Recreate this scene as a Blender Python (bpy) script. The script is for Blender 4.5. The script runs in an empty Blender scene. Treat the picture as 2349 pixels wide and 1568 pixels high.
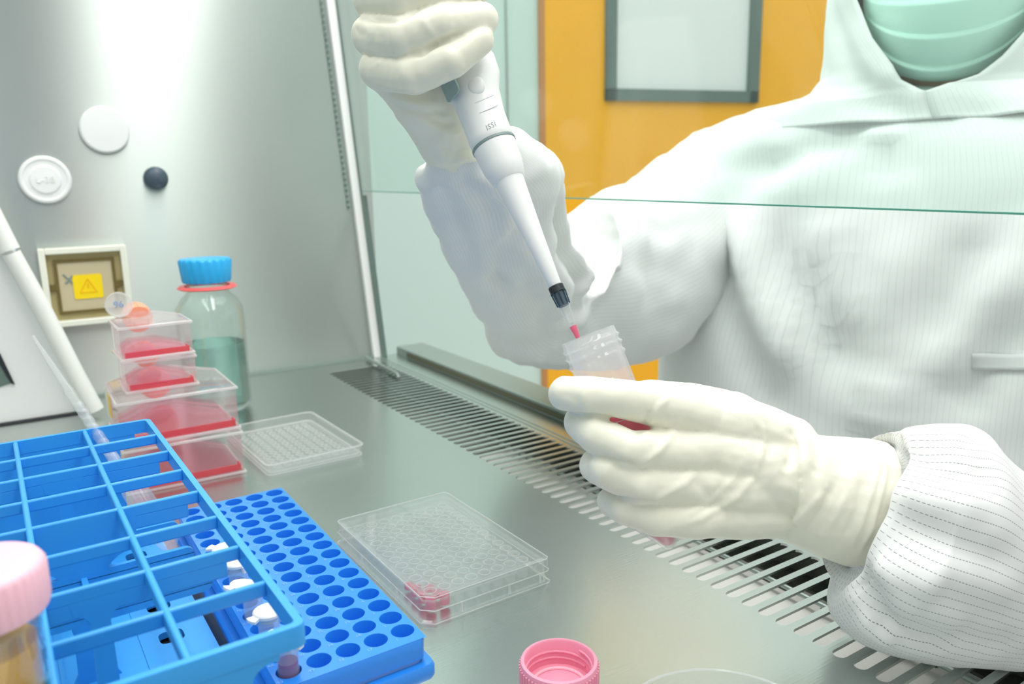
import bpy, bmesh, math, random
import numpy as np
from mathutils import Vector, Matrix, Quaternion
from mathutils.bvhtree import BVHTree
from mathutils import noise as mnoise
random.seed(7)
PI = math.pi
scn = bpy.context.scene
COL = scn.collection
W, H, FPX = 2349, 1568, 1787.1
HC = 0.2376
FW = Vector((0.529195, 0.823984, -0.202490)).normalized()
RT = Vector((0.839346, -0.543320, -0.017332)).normalized()
UP = RT.cross(FW).normalized()
CAM = Vector((0, 0, HC))

def at(px, py, D):
    """world point seen at photo pixel (px,py) at depth D metres"""
    return CAM + D * (FW + RT * ((px - W / 2) / FPX) - UP * ((py - H / 2) / FPX))

def ray(px, py):
    return (FW + RT * ((px - W / 2) / FPX) - UP * ((py - H / 2) / FPX)).normalized()

# ------------------------------------------------------------------ materials
def nodes(name):
    m = bpy.data.materials.new(name); m.use_nodes = True
    nt = m.node_tree; nt.nodes.clear()
    out = nt.nodes.new('ShaderNodeOutputMaterial')
    return m, nt, out

def L(nt, a, b): nt.links.new(a, b)

def bump(nt, scale, strength, dist, vec=None, detail=3):
    tc = nt.nodes.new('ShaderNodeTexCoord'); n = nt.nodes.new('ShaderNodeTexNoise')
    n.inputs['Scale'].default_value = scale; n.inputs['Detail'].default_value = detail
    if vec:
        mp = nt.nodes.new('ShaderNodeMapping'); mp.inputs['Scale'].default_value = vec
        L(nt, tc.outputs['Object'], mp.inputs['Vector']); L(nt, mp.outputs['Vector'], n.inputs['Vector'])
    else:
        L(nt, tc.outputs['Object'], n.inputs['Vector'])
    b = nt.nodes.new('ShaderNodeBump'); b.inputs['Strength'].default_value = strength
    b.inputs['Distance'].default_value = dist
    L(nt, n.outputs['Fac'], b.inputs['Height'])
    return b, n

def pbr(name, col, rough=.5, metal=0., spec=.5, sss=0., bmp=None, var=0., coat=0., aniso=0., tangent=None, emis=0.):
    m, nt, out = nodes(name)
    p = nt.nodes.new('ShaderNodeBsdfPrincipled')
    p.inputs['Base Color'].default_value = (*col, 1); p.inputs['Roughness'].default_value = rough
    p.inputs['Metallic'].default_value = metal; p.inputs['Specular IOR Level'].default_value = spec
    p.inputs['Coat Weight'].default_value = coat
    if sss:
        p.inputs['Subsurface Weight'].default_value = sss; p.inputs['Subsurface Radius'].default_value = (1, .9, .6)
        p.inputs['Subsurface Scale'].default_value = .004
    if aniso:
        p.inputs['Anisotropic'].default_value = aniso
    if tangent:
        v = nt.nodes.new('ShaderNodeCombineXYZ')
        for i in range(3): v.inputs[i].default_value = tangent[i]
        L(nt, v.outputs[0], p.inputs['Tangent'])
    if bmp:
        b, n = bump(nt, *bmp); L(nt, b.outputs['Normal'], p.inputs['Normal'])
    if var:
        tc = nt.nodes.new('ShaderNodeTexCoord'); n2 = nt.nodes.new('ShaderNodeTexNoise'); n2.inputs['Scale'].default_value = 9
        L(nt, tc.outputs['Object'], n2.inputs['Vector'])
        mx = nt.nodes.new('ShaderNodeMixRGB'); mx.inputs[1].default_value = (*[c * (1 - var) for c in col], 1)
        mx.inputs[2].default_value = (*[min(1, c * (1 + var)) for c in col], 1)
        L(nt, n2.outputs['Fac'], mx.inputs[0]); L(nt, mx.outputs[0], p.inputs['Base Color'])
    L(nt, p.outputs[0], out.inputs[0])
    return m

def clear(name, tint=(.97, .98, .98), haze=.08, hazecol=(.95, .95, .95), rough=.05, blend=.25, gl=1.0):
    """thin clear plastic or glass wall: see-through with fresnel gloss and a little milkiness"""
    m, nt, out = nodes(name)
    tr = nt.nodes.new('ShaderNodeBsdfTransparent'); tr.inputs[0].default_value = (*tint, 1)
    g = nt.nodes.new('ShaderNodeBsdfGlossy'); g.inputs['Roughness'].default_value = rough
    g.inputs['Color'].default_value = (.97, .97, .97, 1)
    lw = nt.nodes.new('ShaderNodeLayerWeight'); lw.inputs[0].default_value = .5
    pw_ = nt.nodes.new('ShaderNodeMath'); pw_.operation = 'POWER'; pw_.inputs[1].default_value = 4.0
    L(nt, lw.outputs['Facing'], pw_.inputs[0])
    mu = nt.nodes.new('ShaderNodeMath'); mu.operation = 'MULTIPLY_ADD'; mu.inputs[1].default_value = gl * blend * 2.2; mu.inputs[2].default_value = .035 * gl
    L(nt, pw_.outputs[0], mu.inputs[0])
    mx = nt.nodes.new('ShaderNodeMixShader'); L(nt, mu.outputs[0], mx.inputs[0])
    L(nt, tr.outputs[0], mx.inputs[1]); L(nt, g.outputs[0], mx.inputs[2])
    d = nt.nodes.new('ShaderNodeBsdfDiffuse'); d.inputs[0].default_value = (*hazecol, 1)
    tl = nt.nodes.new('ShaderNodeBsdfTranslucent'); tl.inputs[0].default_value = (*hazecol, 1)
    dm = nt.nodes.new('ShaderNodeMixShader'); dm.inputs[0].default_value = .5
    L(nt, d.outputs[0], dm.inputs[1]); L(nt, tl.outputs[0], dm.inputs[2])
    m2 = nt.nodes.new('ShaderNodeMixShader'); m2.inputs[0].default_value = haze
    L(nt, mx.outputs[0], m2.inputs[1]); L(nt, dm.outputs[0], m2.inputs[2])
    L(nt, m2.outputs[0], out.inputs[0])
    return m

def cloth(name, col, line=(.45, .47, .48), amount=.5, pitch=.005, width=.09, dash=0., cross=0.):
    m, nt, out = nodes(name)
    p = nt.nodes.new('ShaderNodeBsdfPrincipled'); p.inputs['Roughness'].default_value = .75
    p.inputs['Specular IOR Level'].default_value = .25
    p.inputs['Sheen Weight'].default_value = .15
    uv = nt.nodes.new('ShaderNodeUVMap'); sp = nt.nodes.new('ShaderNodeSeparateXYZ'); L(nt, uv.outputs[0], sp.inputs[0])
    def math_(op, a, b=None):
        n = nt.nodes.new('ShaderNodeMath'); n.operation = op
        if hasattr(a, 'name'): L(nt, a, n.inputs[0])
        else: n.inputs[0].default_value = a
        if b is not None:
            if hasattr(b, 'name'): L(nt, b, n.inputs[1])
            else: n.inputs[1].default_value = b
        return n.outputs[0]
    fr = math_('FRACT', math_('DIVIDE', sp.outputs[0], pitch))
    ln = math_('LESS_THAN', fr, width)
    if dash:
        fd = math_('FRACT', math_('DIVIDE', sp.outputs[1], dash)); ln = math_('MULTIPLY', ln, math_('LESS_THAN', fd, .62))
    if cross:
        fc = math_('LESS_THAN', math_('FRACT', math_('DIVIDE', sp.outputs[1], cross)), width)
        ln = math_('MAXIMUM', ln, math_('MULTIPLY', fc, .35))
    mx = nt.nodes.new('ShaderNodeMixRGB'); mx.inputs[1].default_value = (*col, 1); mx.inputs[2].default_value = (*line, 1)
    L(nt, math_('MULTIPLY', ln, amount), mx.inputs[0]); L(nt, mx.outputs[0], p.inputs['Base Color'])
    b, n = bump(nt, 14, .35, .006, detail=2); L(nt, b.outputs['Normal'], p.inputs['Normal'])
    L(nt, p.outputs[0], out.inputs[0])
    return m

M = {}
M['steel_floor'] = pbr('brushed_steel_floor', (.58, .63, .605), .27, 1., bmp=(60, .05, .001, (1, 14, 1)), var=.04)
M['steel_wall'] = pbr('brushed_steel_wall', (.50, .55, .525), .39, 1., aniso=.95, tangent=(0, 0, 1), var=.03)
M['steel_trim'] = pbr('grey_green_trim', (.40, .48, .45), .35, .7)
M['steel_sill'] = pbr('grey_green_armrest', (.30, .36, .33), .45, .5)
M['dark_gap'] = pbr('dark_rubber_seal', (.06, .08, .07), .6)
M['olive_shade'] = pbr('armrest_shade_olive', (.10, .10, .06), .6)
M['white_post'] = pbr('white_post', (.88, .89, .88), .4)
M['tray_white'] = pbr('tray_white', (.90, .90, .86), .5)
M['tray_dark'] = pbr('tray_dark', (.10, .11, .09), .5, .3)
M['glove'] = pbr('latex_glove', (.87, .855, .735), .42, sss=.15, bmp=(90, .12, .002))
M['skin'] = pbr('skin', (.46, .30, .20), .55, sss=.1)
M['cloth'] = cloth('cleanroom_cloth', (.82, .835, .83), amount=.2, pitch=.005, width=.14)
M['cloth_near'] = cloth('cleanroom_cloth_near', (.77, .78, .78), line=(.06, .07, .07), amount=.8, pitch=.0049, width=.07, dash=.0013)
M['mask'] = pbr('mask_fabric', (.62, .92, .82), .8, bmp=(400, .1, .001))
M['blue_rack'] = pbr('blue_polypropylene', (.022, .27, .90), .30, var=.05, sss=0, spec=.8)
M['blue_tall'] = pbr('blue_rack_plastic', (.04, .36, .85), .38, var=.06)
M['blue_text'] = pbr('pale_blue_numbers', (.25, .48, .88), .5)
M['cap_blue'] = pbr('blue_cap', (.02, .42, .86), .4)
M['pink'] = pbr('pink_cap_plastic', (.95, .36, .50), .4, sss=.1)
M['pink_pale'] = pbr('pale_pink_cap_plastic', (.95, .55, .66), .45, sss=.1)
M['coral'] = pbr('coral_cap_plastic', (.95, .18, .13), .4)
M['peach'] = pbr('peach_cap_plastic', (.98, .40, .24), .4)
M['red_ring'] = pbr('red_pouring_ring', (.92, .12, .12), .4)
M['white_pl'] = pbr('white_plastic', (.86, .87, .87), .35)
M['white_soft'] = pbr('white_cap_plastic', (.90, .91, .88), .4, sss=.2)
M['offwhite'] = pbr('offwhite_plastic', (.85, .86, .76), .4)
M['grey_line'] = pbr('grey_line', (.22, .29, .29), .4)
M['pale_grey'] = pbr('embossed_grey', (.55, .58, .58), .5)
M['black'] = pbr('black_plastic', (.02, .025, .03), .4)
M['plug_dark'] = pbr('dark_blue_plug', (.055, .085, .12), .4)
M['yellow'] = pbr('yellow_sticker', (1.0, .72, .0), .5)
M['orange_line'] = pbr('orange_print', (.9, .45, .0), .5)
M['lid_olive'] = pbr('smoky_yellow_lid', (.50, .42, .20), .25)
M['lid_olive_d'] = pbr('smoky_yellow_lid_edge', (.16, .12, .03), .3)
M['lid_tan'] = pbr('tan_lid_face', (.60, .52, .34), .3)
M['orange_door'] = pbr('orange_door_paint', (1.0, .47, .008), .3, var=.05)
M['room_wall'] = pbr('pale_teal_wall', (.62, .78, .725), .5)
M['frame_grey'] = pbr('grey_window_gasket', (.13, .19, .17), .5)
M['frame_white'] = pbr('white_window_glass', (.80, .86, .84), .3)
M['clear'] = clear('clear_plastic', haze=.10)
M['clear_edge'] = clear('clear_plastic_edge', haze=.38, blend=.35)
M['plate'] = clear('clear_plate_plastic', haze=.13, blend=.3)
M['plate_lid'] = clear('clear_plate_lid', haze=.10, blend=.3)
M['tube_clear'] = clear('frosted_tube_plastic', haze=.20, hazecol=(.93, .94, .95), rough=.2)
M['glass'] = clear('bottle_glass', tint=(.95, .985, .975), haze=.03, blend=.4)
M['sash'] = clear('sash_glass', tint=(.938, .985, .967), haze=.015, rough=.01, blend=.12, gl=.8)
M['sash_edge'] = pbr('sash_glass_edge', (.10, .34, .27), .2)
M['flask'] = clear('flask_plastic', tint=(.985, .95, .96), haze=.16, hazecol=(.96, .86, .90), blend=.3)
M['red_liq'] = clear('red_medium', tint=(.95, .10, .25), haze=.45, hazecol=(.95, .03, .12), blend=.2)
M['pink_liq'] = clear('pink_medium', tint=(.98, .45, .60), haze=.6, hazecol=(.98, .22, .38), blend=.2)
M['orange_liq'] = pbr('orange_medium', (1, .46, .02), .3)
M['orange_liq_thin'] = clear('orange_medium', tint=(1., .75, .35), haze=.88, hazecol=(1, .60, .16), blend=.2)
M['purple_liq'] = clear('purple_liquid', tint=(.70, .35, .65), haze=.75, hazecol=(.50, .12, .42), blend=.2)
M['filter'] = clear('blue_grey_filter', tint=(.35, .5, .6), haze=.55, hazecol=(.10, .17, .24), blend=.3)
def vol(name, col, dens, tint=(1, .93, .95), haze=.06, hazecol=(.9, .2, .3)):
    m = clear(name, tint, haze, hazecol, blend=.1, gl=.6); nt = m.node_tree
    v = nt.nodes.new('ShaderNodeVolumeAbsorption'); v.inputs['Color'].default_value = (*col, 1); v.inputs['Density'].default_value = dens
    out = [n for n in nt.nodes if n.type == 'OUTPUT_MATERIAL'][0]; L(nt, v.outputs[0], out.inputs['Volume'])
    return m
M['medium'] = vol('red_medium_volume', (1, .08, .25), 22, haze=.05, hazecol=(.98, .10, .25))
M['pink_medium'] = vol('pink_medium_volume', (1, .22, .38), 45, haze=.68, hazecol=(.97, .30, .46))
M['red_refraction'] = clear('red_refraction_line', tint=(.95, .05, .15), haze=.6, hazecol=(.98, .015, .08))
M['clear_white'] = clear('translucent_tube', haze=.24, hazecol=(.94, .94, .95), blend=.35)
def water_mat():
    m, nt, out = nodes('water')
    g = nt.nodes.new('ShaderNodeBsdfRefraction'); g.inputs['IOR'].default_value = 1.33
    g.inputs['Color'].default_value = (.72, .90, .88, 1); g.inputs['Roughness'].default_value = 0
    t = nt.nodes.new('ShaderNodeBsdfTransparent'); t.inputs[0].default_value = (.80, .94, .92, 1)
    gl = nt.nodes.new('ShaderNodeBsdfGlossy'); gl.inputs['Roughness'].default_value = .03
    m1 = nt.nodes.new('ShaderNodeMixShader'); m1.inputs[0].default_value = .35
    L(nt, g.outputs[0], m1.inputs[1]); L(nt, t.outputs[0], m1.inputs[2])
    m2 = nt.nodes.new('ShaderNodeMixShader'); m2.inputs[0].default_value = .05; L(nt, m1.outputs[0], m2.inputs[1]); L(nt, gl.outputs[0], m2.inputs[2])
    L(nt, m2.outputs[0], out.inputs[0])
    return m
M['water'] = water_mat()

# ------------------------------------------------------------------ mesh building
class MB:
    def __init__(s):
        s.v = []; s.f = []; s.uv = {}
    def add(s, vs, fs, uvs=None):
        o = len(s.v); s.v += [tuple(v) for v in vs]
        for i, f in enumerate(fs):
            if uvs: s.uv[len(s.f)] = uvs[i]
            s.f.append(tuple(o + k for k in f))
        return s
    def box(s, x0, y0, z0, x1, y1, z1, mat=None):
        vs = [(x, y, z) for z in (z0, z1) for y in (y0, y1) for x in (x0, x1)]
        if mat: vs = [mat @ Vector(v) for v in vs]
        return s.add(vs, [(0, 2, 3, 1), (4, 5, 7, 6), (0, 1, 5, 4), (2, 6, 7, 3), (0, 4, 6, 2), (1, 3, 7, 5)])
    def lathe(s, prof, n=40, mat=None, rad=None, close=False):
        vs = []
        for r, z in prof:
            for k in range(n):
                a = 2 * PI * k / n; rr = r * (rad(a, z) if rad else 1)
                vs.append(Vector((rr * math.cos(a), rr * math.sin(a), z)))
        if mat: vs = [mat @ v for v in vs]
        fs = []
        m = len(prof)
        for i in range(m if close else m - 1):
            j = (i + 1) % m
            for k in range(n):
                fs.append((i * n + k, i * n + (k + 1) % n, j * n + (k + 1) % n, j * n + k))
        return s.add(vs, fs)
    def loft(s, rings, cap=True, uvscale=None, closed=True):
        n = len(rings[0]); vs = [v for r in rings for v in r]; fs = []; uvs = []
        # uv in metres: u around, v along
        U = []; vv = [0.0]
        for i, r in enumerate(rings):
            u = [0.0]
            for k in range(1, n + 1): u.append(u[-1] + (Vector(r[k % n]) - Vector(r[k - 1])).length)
            U.append(u)
            if i: vv.append(vv[-1] + (Vector(sum((Vector(x) for x in r), Vector()) / n) - Vector(sum((Vector(x) for x in rings[i - 1]), Vector()) / n)).length)
        Lm = max(u[-1] for u in U)
        for i in range(len(rings) - 1):
            for k in range(n if closed else n - 1):
                k2 = (k + 1) % n
                fs.append((i * n + k, i * n + k2, (i + 1) * n + k2, (i + 1) * n + k))
                if uvscale is not None:
                    f0, f1 = k / n * Lm * uvscale, (k + 1) / n * Lm * uvscale
                    uvs.append(((f0, vv[i]), (f1, vv[i]), (f1, vv[i + 1]), (f0, vv[i + 1])))
        o0 = len(s.f)
        s.add(vs, fs, uvs if uvscale is not None else None)
        if cap and closed:
            o = len(s.v) - len(vs)
            s.f.append(tuple(o + k for k in reversed(range(n)))); b = o + (len(rings) - 1) * n
            s.f.append(tuple(b + k for k in range(n)))
        return s
    def tube(s, pts, rads, n=14, cap=True):
        pts = [Vector(p) for p in pts]
        if not hasattr(rads, '__len__'): rads = [rads] * len(pts)
        rings = []; ref = None
        for i, p in enumerate(pts):
            t = (pts[min(i + 1, len(pts) - 1)] - pts[max(i - 1, 0)]).normalized()
            if ref is None: ref = t.orthogonal().normalized()
            ref = (ref - t * ref.dot(t)).normalized(); b = t.cross(ref)
            rings.append([p + rads[i] * (math.cos(2 * PI * k / n) * ref + math.sin(2 * PI * k / n) * b) for k in range(n)])
        return s.loft(rings, cap)
    def sphere(s, c, r, nu=16, nv=10, mat=None):
        c = Vector(c); rr = r if hasattr(r, '__len__') else (r, r, r)
        vs = [Vector((0, 0, -1))]
        for i in range(1, nv):
            a = -PI / 2 + PI * i / nv
            for k in range(nu): vs.append(Vector((math.cos(a) * math.cos(2 * PI * k / nu), math.cos(a) * math.sin(2 * PI * k / nu), math.sin(a))))
        vs.append(Vector((0, 0, 1)))
        vs = [Vector((v.x * rr[0], v.y * rr[1], v.z * rr[2])) for v in vs]
        if mat: vs = [mat @ v for v in vs]
        vs = [v + c for v in vs]
        fs = [(0, 1 + (k + 1) % nu, 1 + k) for k in range(nu)]
        for i in range(nv - 2):
            for k in range(nu):
                a = 1 + i * nu; fs.append((a + k, a + (k + 1) % nu, a + nu + (k + 1) % nu, a + nu + k))
        t = len(vs) - 1; a = 1 + (nv - 2) * nu
        fs += [(a + k, a + (k + 1) % nu, t) for k in range(nu)]
        return s.add(vs, fs)
    def chain(s, pts, rads):
        """tapered limb with round ends, for organic union"""
        pts = [Vector(p) for p in pts]
        P, R = [], []
        for i in range(len(pts) - 1):
            n = max(2, int((pts[i + 1] - pts[i]).length / (min(rads[i], rads[i + 1]) * .6)))
            for k in range(n):
                t = k / n; P.append(pts[i].lerp(pts[i + 1], t)); R.append(rads[i] * (1 - t) + rads[i + 1] * t)
        P.append(pts[-1]); R.append(rads[-1])
        s.tube(P, R, 18)
        for p, r in zip(pts, rads): s.sphere(p, r * 1.0, 18, 12)
        return s
    def prism(s, poly, z0, z1, mat=None):
        n = len(poly); vs = [Vector((x, y, z)) for z in (z0, z1) for x, y in poly]
        if mat: vs = [mat @ v for v in vs]
        fs = [tuple(reversed(range(n))), tuple(range(n, 2 * n))] + [(k, (k + 1) % n, n + (k + 1) % n, n + k) for k in range(n)]
        return s.add(vs, fs)
    def mesh(s, name):
        me = bpy.data.meshes.new(name); me.from_pydata(s.v, [], s.f); me.update()
        if s.uv:
            l = me.uv_layers.new(name='UVMap')
            for i, p in enumerate(me.polygons):
                if i in s.uv:
                    for k, li in enumerate(p.loop_indices): l.data[li].uv = s.uv[i][k]
        return me

def fixn(me, weld=0):
    bm = bmesh.new(); bm.from_mesh(me)
    if weld: bmesh.ops.remove_doubles(bm, verts=bm.verts, dist=weld)
    bmesh.ops.recalc_face_normals(bm, faces=bm.faces); bm.to_mesh(me); bm.free()

def link(name, me, mat, parent=None, smooth=35, bevel=0, loc=None, rot=None, local=False):
    o = bpy.data.objects.new(name, me); COL.objects.link(o)
    if mat: me.materials.append(M[mat] if isinstance(mat, str) else mat)
    if smooth is not None:
        me.polygons.foreach_set('use_smooth', [True] * len(me.polygons))
        if smooth < 180:
            me.set_sharp_from_angle(angle=math.radians(smooth))
    if bevel:
        b = o.modifiers.new('bevel', 'BEVEL'); b.width = bevel; b.segments = 2; b.limit_method = 'ANGLE'
        b.angle_limit = math.radians(40)
    if parent is not None:
        o.parent = parent
        if not local:
            o.matrix_parent_inverse = parent.matrix_world.inverted() if False else parent_mat(parent).inverted()
    if loc is not None: o.location = loc
    if rot is not None: o.rotation_euler = rot
    return o

def parent_mat(p):
    m = Matrix.LocRotScale(p.location, p.rotation_euler, None)
    if p.parent: m = parent_mat(p.parent) @ p.matrix_parent_inverse @ m
    return m

def ob(name, mb, mat, parent=None, smooth=35, bevel=0, local=False, fix=True, **k):
    me = mb.mesh(name)
    if fix: fixn(me)
    return link(name, me, mat, parent, smooth, bevel, local=local, **k)

def tag(o, label, cat, group=None):
    o['label'] = label; o['category'] = cat
    if group: o['group'] = group
    return o

def thing(name, label, cat, loc=(0, 0, 0), rz=0., group=None, rot=None):
    o = bpy.data.objects.new(name, None); COL.objects.link(o); o.empty_display_size = .01
    o.location = loc; o.rotation_euler = rot if rot else (0, 0, rz)
    return tag(o, label, cat, group)

def struct(name, mb, mat, parent=None, **k):
    o = ob(name, mb, mat, parent, **k)
    if parent is None: o['kind'] = 'structure'
    return o

def bake(mb, name, voxel, smooth=5, fac=.5):
    """union of overlapping closed shapes -> one continuous skin"""
    me = mb.mesh(name); fixn(me)
    o = bpy.data.objects.new('tmp', me); COL.objects.link(o)
    r = o.modifiers.new('r', 'REMESH'); r.mode = 'VOXEL'; r.voxel_size = voxel; r.use_smooth_shade = True
    s = o.modifiers.new('s', 'SMOOTH'); s.factor = fac; s.iterations = smooth
    dg = bpy.context.evaluated_depsgraph_get(); dg.update()
    res = bpy.data.meshes.new_from_object(o.evaluated_get(dg)); res.name = name
    bpy.data.objects.remove(o); bpy.data.meshes.remove(me)
    res.materials.clear()
    return res

def np_co(me):
    a = np.empty(len(me.vertices) * 3); me.vertices.foreach_get('co', a); return a.reshape(-1, 3)
def np_no(me):
    a = np.empty(len(me.vertices) * 3); me.vertex_normals.foreach_get('vector', a); return a.reshape(-1, 3)
def set_co(me, c):
    me.vertices.foreach_set('co', c.ravel()); me.update()

def creases(me, lines):
    """raise (+) or press (-) folds along lines that lie on the surface where these camera rays meet it"""
    co = np_co(me); no = np_no(me)
    bvh = BVHTree.FromPolygons([tuple(v) for v in co], [tuple(p.vertices) for p in me.polygons])
    disp = np.zeros(len(co))
    for pl, amp, wid in lines:
        pts = []
        for i in range(len(pl) - 1):
            n = max(2, int(math.hypot(pl[i + 1][0] - pl[i][0], pl[i + 1][1] - pl[i][1]) / 9))
            for k in range(n):
                t = k / n; pts.append((pl[i][0] * (1 - t) + pl[i + 1][0] * t, pl[i][1] * (1 - t) + pl[i + 1][1] * t))
        pts.append(pl[-1]); q = []
        for p in pts:
            hit = bvh.ray_cast(CAM, ray(*p))[0]
            if hit: q.append(hit[:])
        if len(q) < 2: continue
        q = np.array(q); best = np.full(len(co), 1e9); tt = np.zeros(len(co))
        lo = q.min(0) - wid * 3; hi = q.max(0) + wid * 3
        idx = np.where(((co > lo) & (co < hi)).all(1))[0]
        if not len(idx): continue
        c = co[idx]; bd = np.full(len(idx), 1e9); bt = np.zeros(len(idx)); m = len(q) - 1
        for i in range(m):
            a, b = q[i], q[i + 1]; ab = b - a; l2 = ab @ ab
            if l2 < 1e-14 or l2 > .012 ** 2: continue
            t = np.clip(((c - a) @ ab) / l2, 0, 1); d = np.linalg.norm(c - a - t[:, None] * ab, axis=1)
            w = d < bd; bd[w] = d[w]; bt[w] = (i + t[w]) / m
        taper = np.clip(np.minimum(bt, 1 - bt) * 5, .15, 1)
        disp[idx] += amp * taper * np.exp(-(bd / wid) ** 2)
    set_co(me, co + no * disp[:, None])

def rumple(me, amp, scale, seed=0, mask=None):
    co = np_co(me); no = np_no(me); d = np.zeros(len(co))
    for i, c in enumerate(co):
        v = Vector(c) * scale + Vector((seed, seed * 1.7, 0))
        d[i] = mnoise.noise(v) + .5 * mnoise.noise(v * 2.1)
    if mask is not None: d *= mask(co)
    set_co(me, co + no * (amp * d)[:, None])

def text_mesh(body, size, extrude=.0001):
    c = bpy.data.curves.new('t', 'FONT'); c.body = body; c.size = size; c.extrude = extrude
    c.align_x = 'CENTER'; c.align_y = 'CENTER'; c.resolution_u = 2
    o = bpy.data.objects.new('t', c); COL.objects.link(o)
    dg = bpy.context.evaluated_depsgraph_get(); dg.update()
    me = bpy.data.meshes.new_from_object(o.evaluated_get(dg))
    vs = [v.co.copy() for v in me.vertices]; fs = [tuple(p.vertices) for p in me.polygons]
    bpy.data.objects.remove(o); bpy.data.curves.remove(c); bpy.data.meshes.remove(me)
    return vs, fs

def rrect(w, h, r, n=5):
    out = []
    for cx, cy, a0 in ((w / 2 - r, h / 2 - r, 0), (-w / 2 + r, h / 2 - r, 90), (-w / 2 + r, -h / 2 + r, 180), (w / 2 - r, -h / 2 + r, 270)):
        for k in range(n + 1):
            a = math.radians(a0 + 90 * k / n); out.append((cx + r * math.cos(a), cy + r * math.sin(a)))
    return out

# ------------------------------------------------------------------ camera
cd = bpy.data.cameras.new('camera'); cam = bpy.data.objects.new('camera', cd); COL.objects.link(cam)
m3 = Matrix((RT, UP, -FW)).transposed()
cam.matrix_world = Matrix.Translation(CAM) @ m3.to_4x4()
cd.sensor_width = 36; cd.lens = FPX / W * 36; cd.clip_start = .01; cd.clip_end = 50
cd.dof.use_dof = True; cd.dof.focus_distance = .41; cd.dof.aperture_fstop = 11
scn.camera = cam

# ------------------------------------------------------------------ setting: cabinet
SP, SW, SX0, SX1 = .01175, .0072, .3255, .4075
FX0, FX1, FY0, FY1 = -.26, .447, -.30, 1.0
fl = MB()
def quad(x0, y0, x1, y1, z=0): fl.add([(x0, y0, z), (x1, y0, z), (x1, y1, z), (x0, y1, z)], [(0, 1, 2, 3)])
NS = 100; ys = [.2686 + SP * (k - 42) for k in range(NS)]
yA, yB = ys[0] - SP / 2, ys[-1] + SP / 2
g0, g1 = SX0 - .004, SX1 + .004
quad(FX0, FY0, g0, FY1); quad(g1, FY0, FX1, FY1); quad(g0, FY0, g1, yA); quad(g0, yB, g1, FY1)
for y in ys:   # one grille cell with a round-ended slot
    hw = SW / 2; o = []; N = 6
    for k in range(N + 1):
        a = -PI / 2 + PI * k / N; o.append((SX1 - hw + hw * math.cos(a), y + hw * math.sin(a)))
    for k in range(N + 1):
        a = PI / 2 + PI * k / N; o.append((SX0 + hw + hw * math.cos(a), y + hw * math.sin(a)))
    n = len(o); h = SP / 2; outer = []
    for k, (x, yy) in enumerate(o):
        right = k <= N; t = (k if right else k - N - 1) / N
        if right: outer.append((g1, y - h + 2 * h * t) if 0 < t < 1 else ((g1, y - h) if t == 0 else (g1, y + h)))
        else: outer.append((g0, y + h - 2 * h * t))
    vs = [(x, yy, 0) for x, yy in o] + [(x, yy, 0) for x, yy in outer] + [(x, yy, -.0016) for x, yy in o]
    fs = [(k, (k + 1) % n, n + (k + 1) % n, n + k) for k in range(n)] + [(k, 2 * n + k, 2 * n + (k + 1) % n, (k + 1) % n) for k in range(n)]
    fl.add(vs, fs)
floor = struct('floor', fl, 'steel_floor', smooth=None, fix=False)
bm = bmesh.new(); bm.from_mesh(floor.data); bmesh.ops.remove_doubles(bm, verts=bm.verts, dist=1e-6)
bmesh.ops.recalc_face_normals(bm, faces=bm.faces); bm.to_mesh(floor.data); bm.free()

# drain tray seen through the slots
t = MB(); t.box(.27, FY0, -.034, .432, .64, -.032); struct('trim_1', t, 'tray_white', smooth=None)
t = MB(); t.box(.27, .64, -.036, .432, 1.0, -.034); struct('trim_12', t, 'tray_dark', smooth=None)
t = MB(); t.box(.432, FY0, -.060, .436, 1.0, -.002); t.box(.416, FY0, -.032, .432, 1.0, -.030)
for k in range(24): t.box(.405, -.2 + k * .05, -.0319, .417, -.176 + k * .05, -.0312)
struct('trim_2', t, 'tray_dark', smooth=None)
t = MB(); t.tube([(.398, FY0, -.024), (.398, 1.0, -.024)], .0016, 8); struct('trim_3', t, 'steel_trim')
# front armrest sill
t = MB(); prof = [(.447, -.02), (.447, .0006), (.4475, .0098), (.450, .0105), (.488, .0105), (.4915, .0085), (.492, -.06), (.47, -.06)]
t.loft([[(x, y, z) for x, z in prof] for y in (FY0, 1.0)]); struct('trim_4', t, 'steel_sill', smooth=None)
t = MB(); t.box(.4462, FY0, .0015, .4472, .965, .0072); struct('trim_5', t, 'olive_shade', smooth=None)  # dark olive strip painted in for the shadow on the armrest's inner face
t = MB()
for x in (.4125, .4185): t.tube([(x, FY0, .0002), (x, 1.0, .0002)], .0006, 6)
struct('trim_6', t, 'steel_trim')
# walls
w = MB(); w.box(FX0, 1.0, -.05, .4225, 1.012, .95); struct('wall_left', w, 'steel_wall', smooth=None)
w = MB(); w.box(FX0 - .012, FY0, -.05, FX0, 1.012, .95); struct('wall_back', w, 'steel_wall', smooth=None)
w = MB(); w.box(FX0, FY0, .86, .385, 1.0, .87); struct('ceiling', w, 'white_pl', smooth=None)
t = MB(); t.box(FX0, .9965, -.001, .41, 1.0, .003); struct('baseboard_left', t, 'steel_trim', smooth=None)
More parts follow.
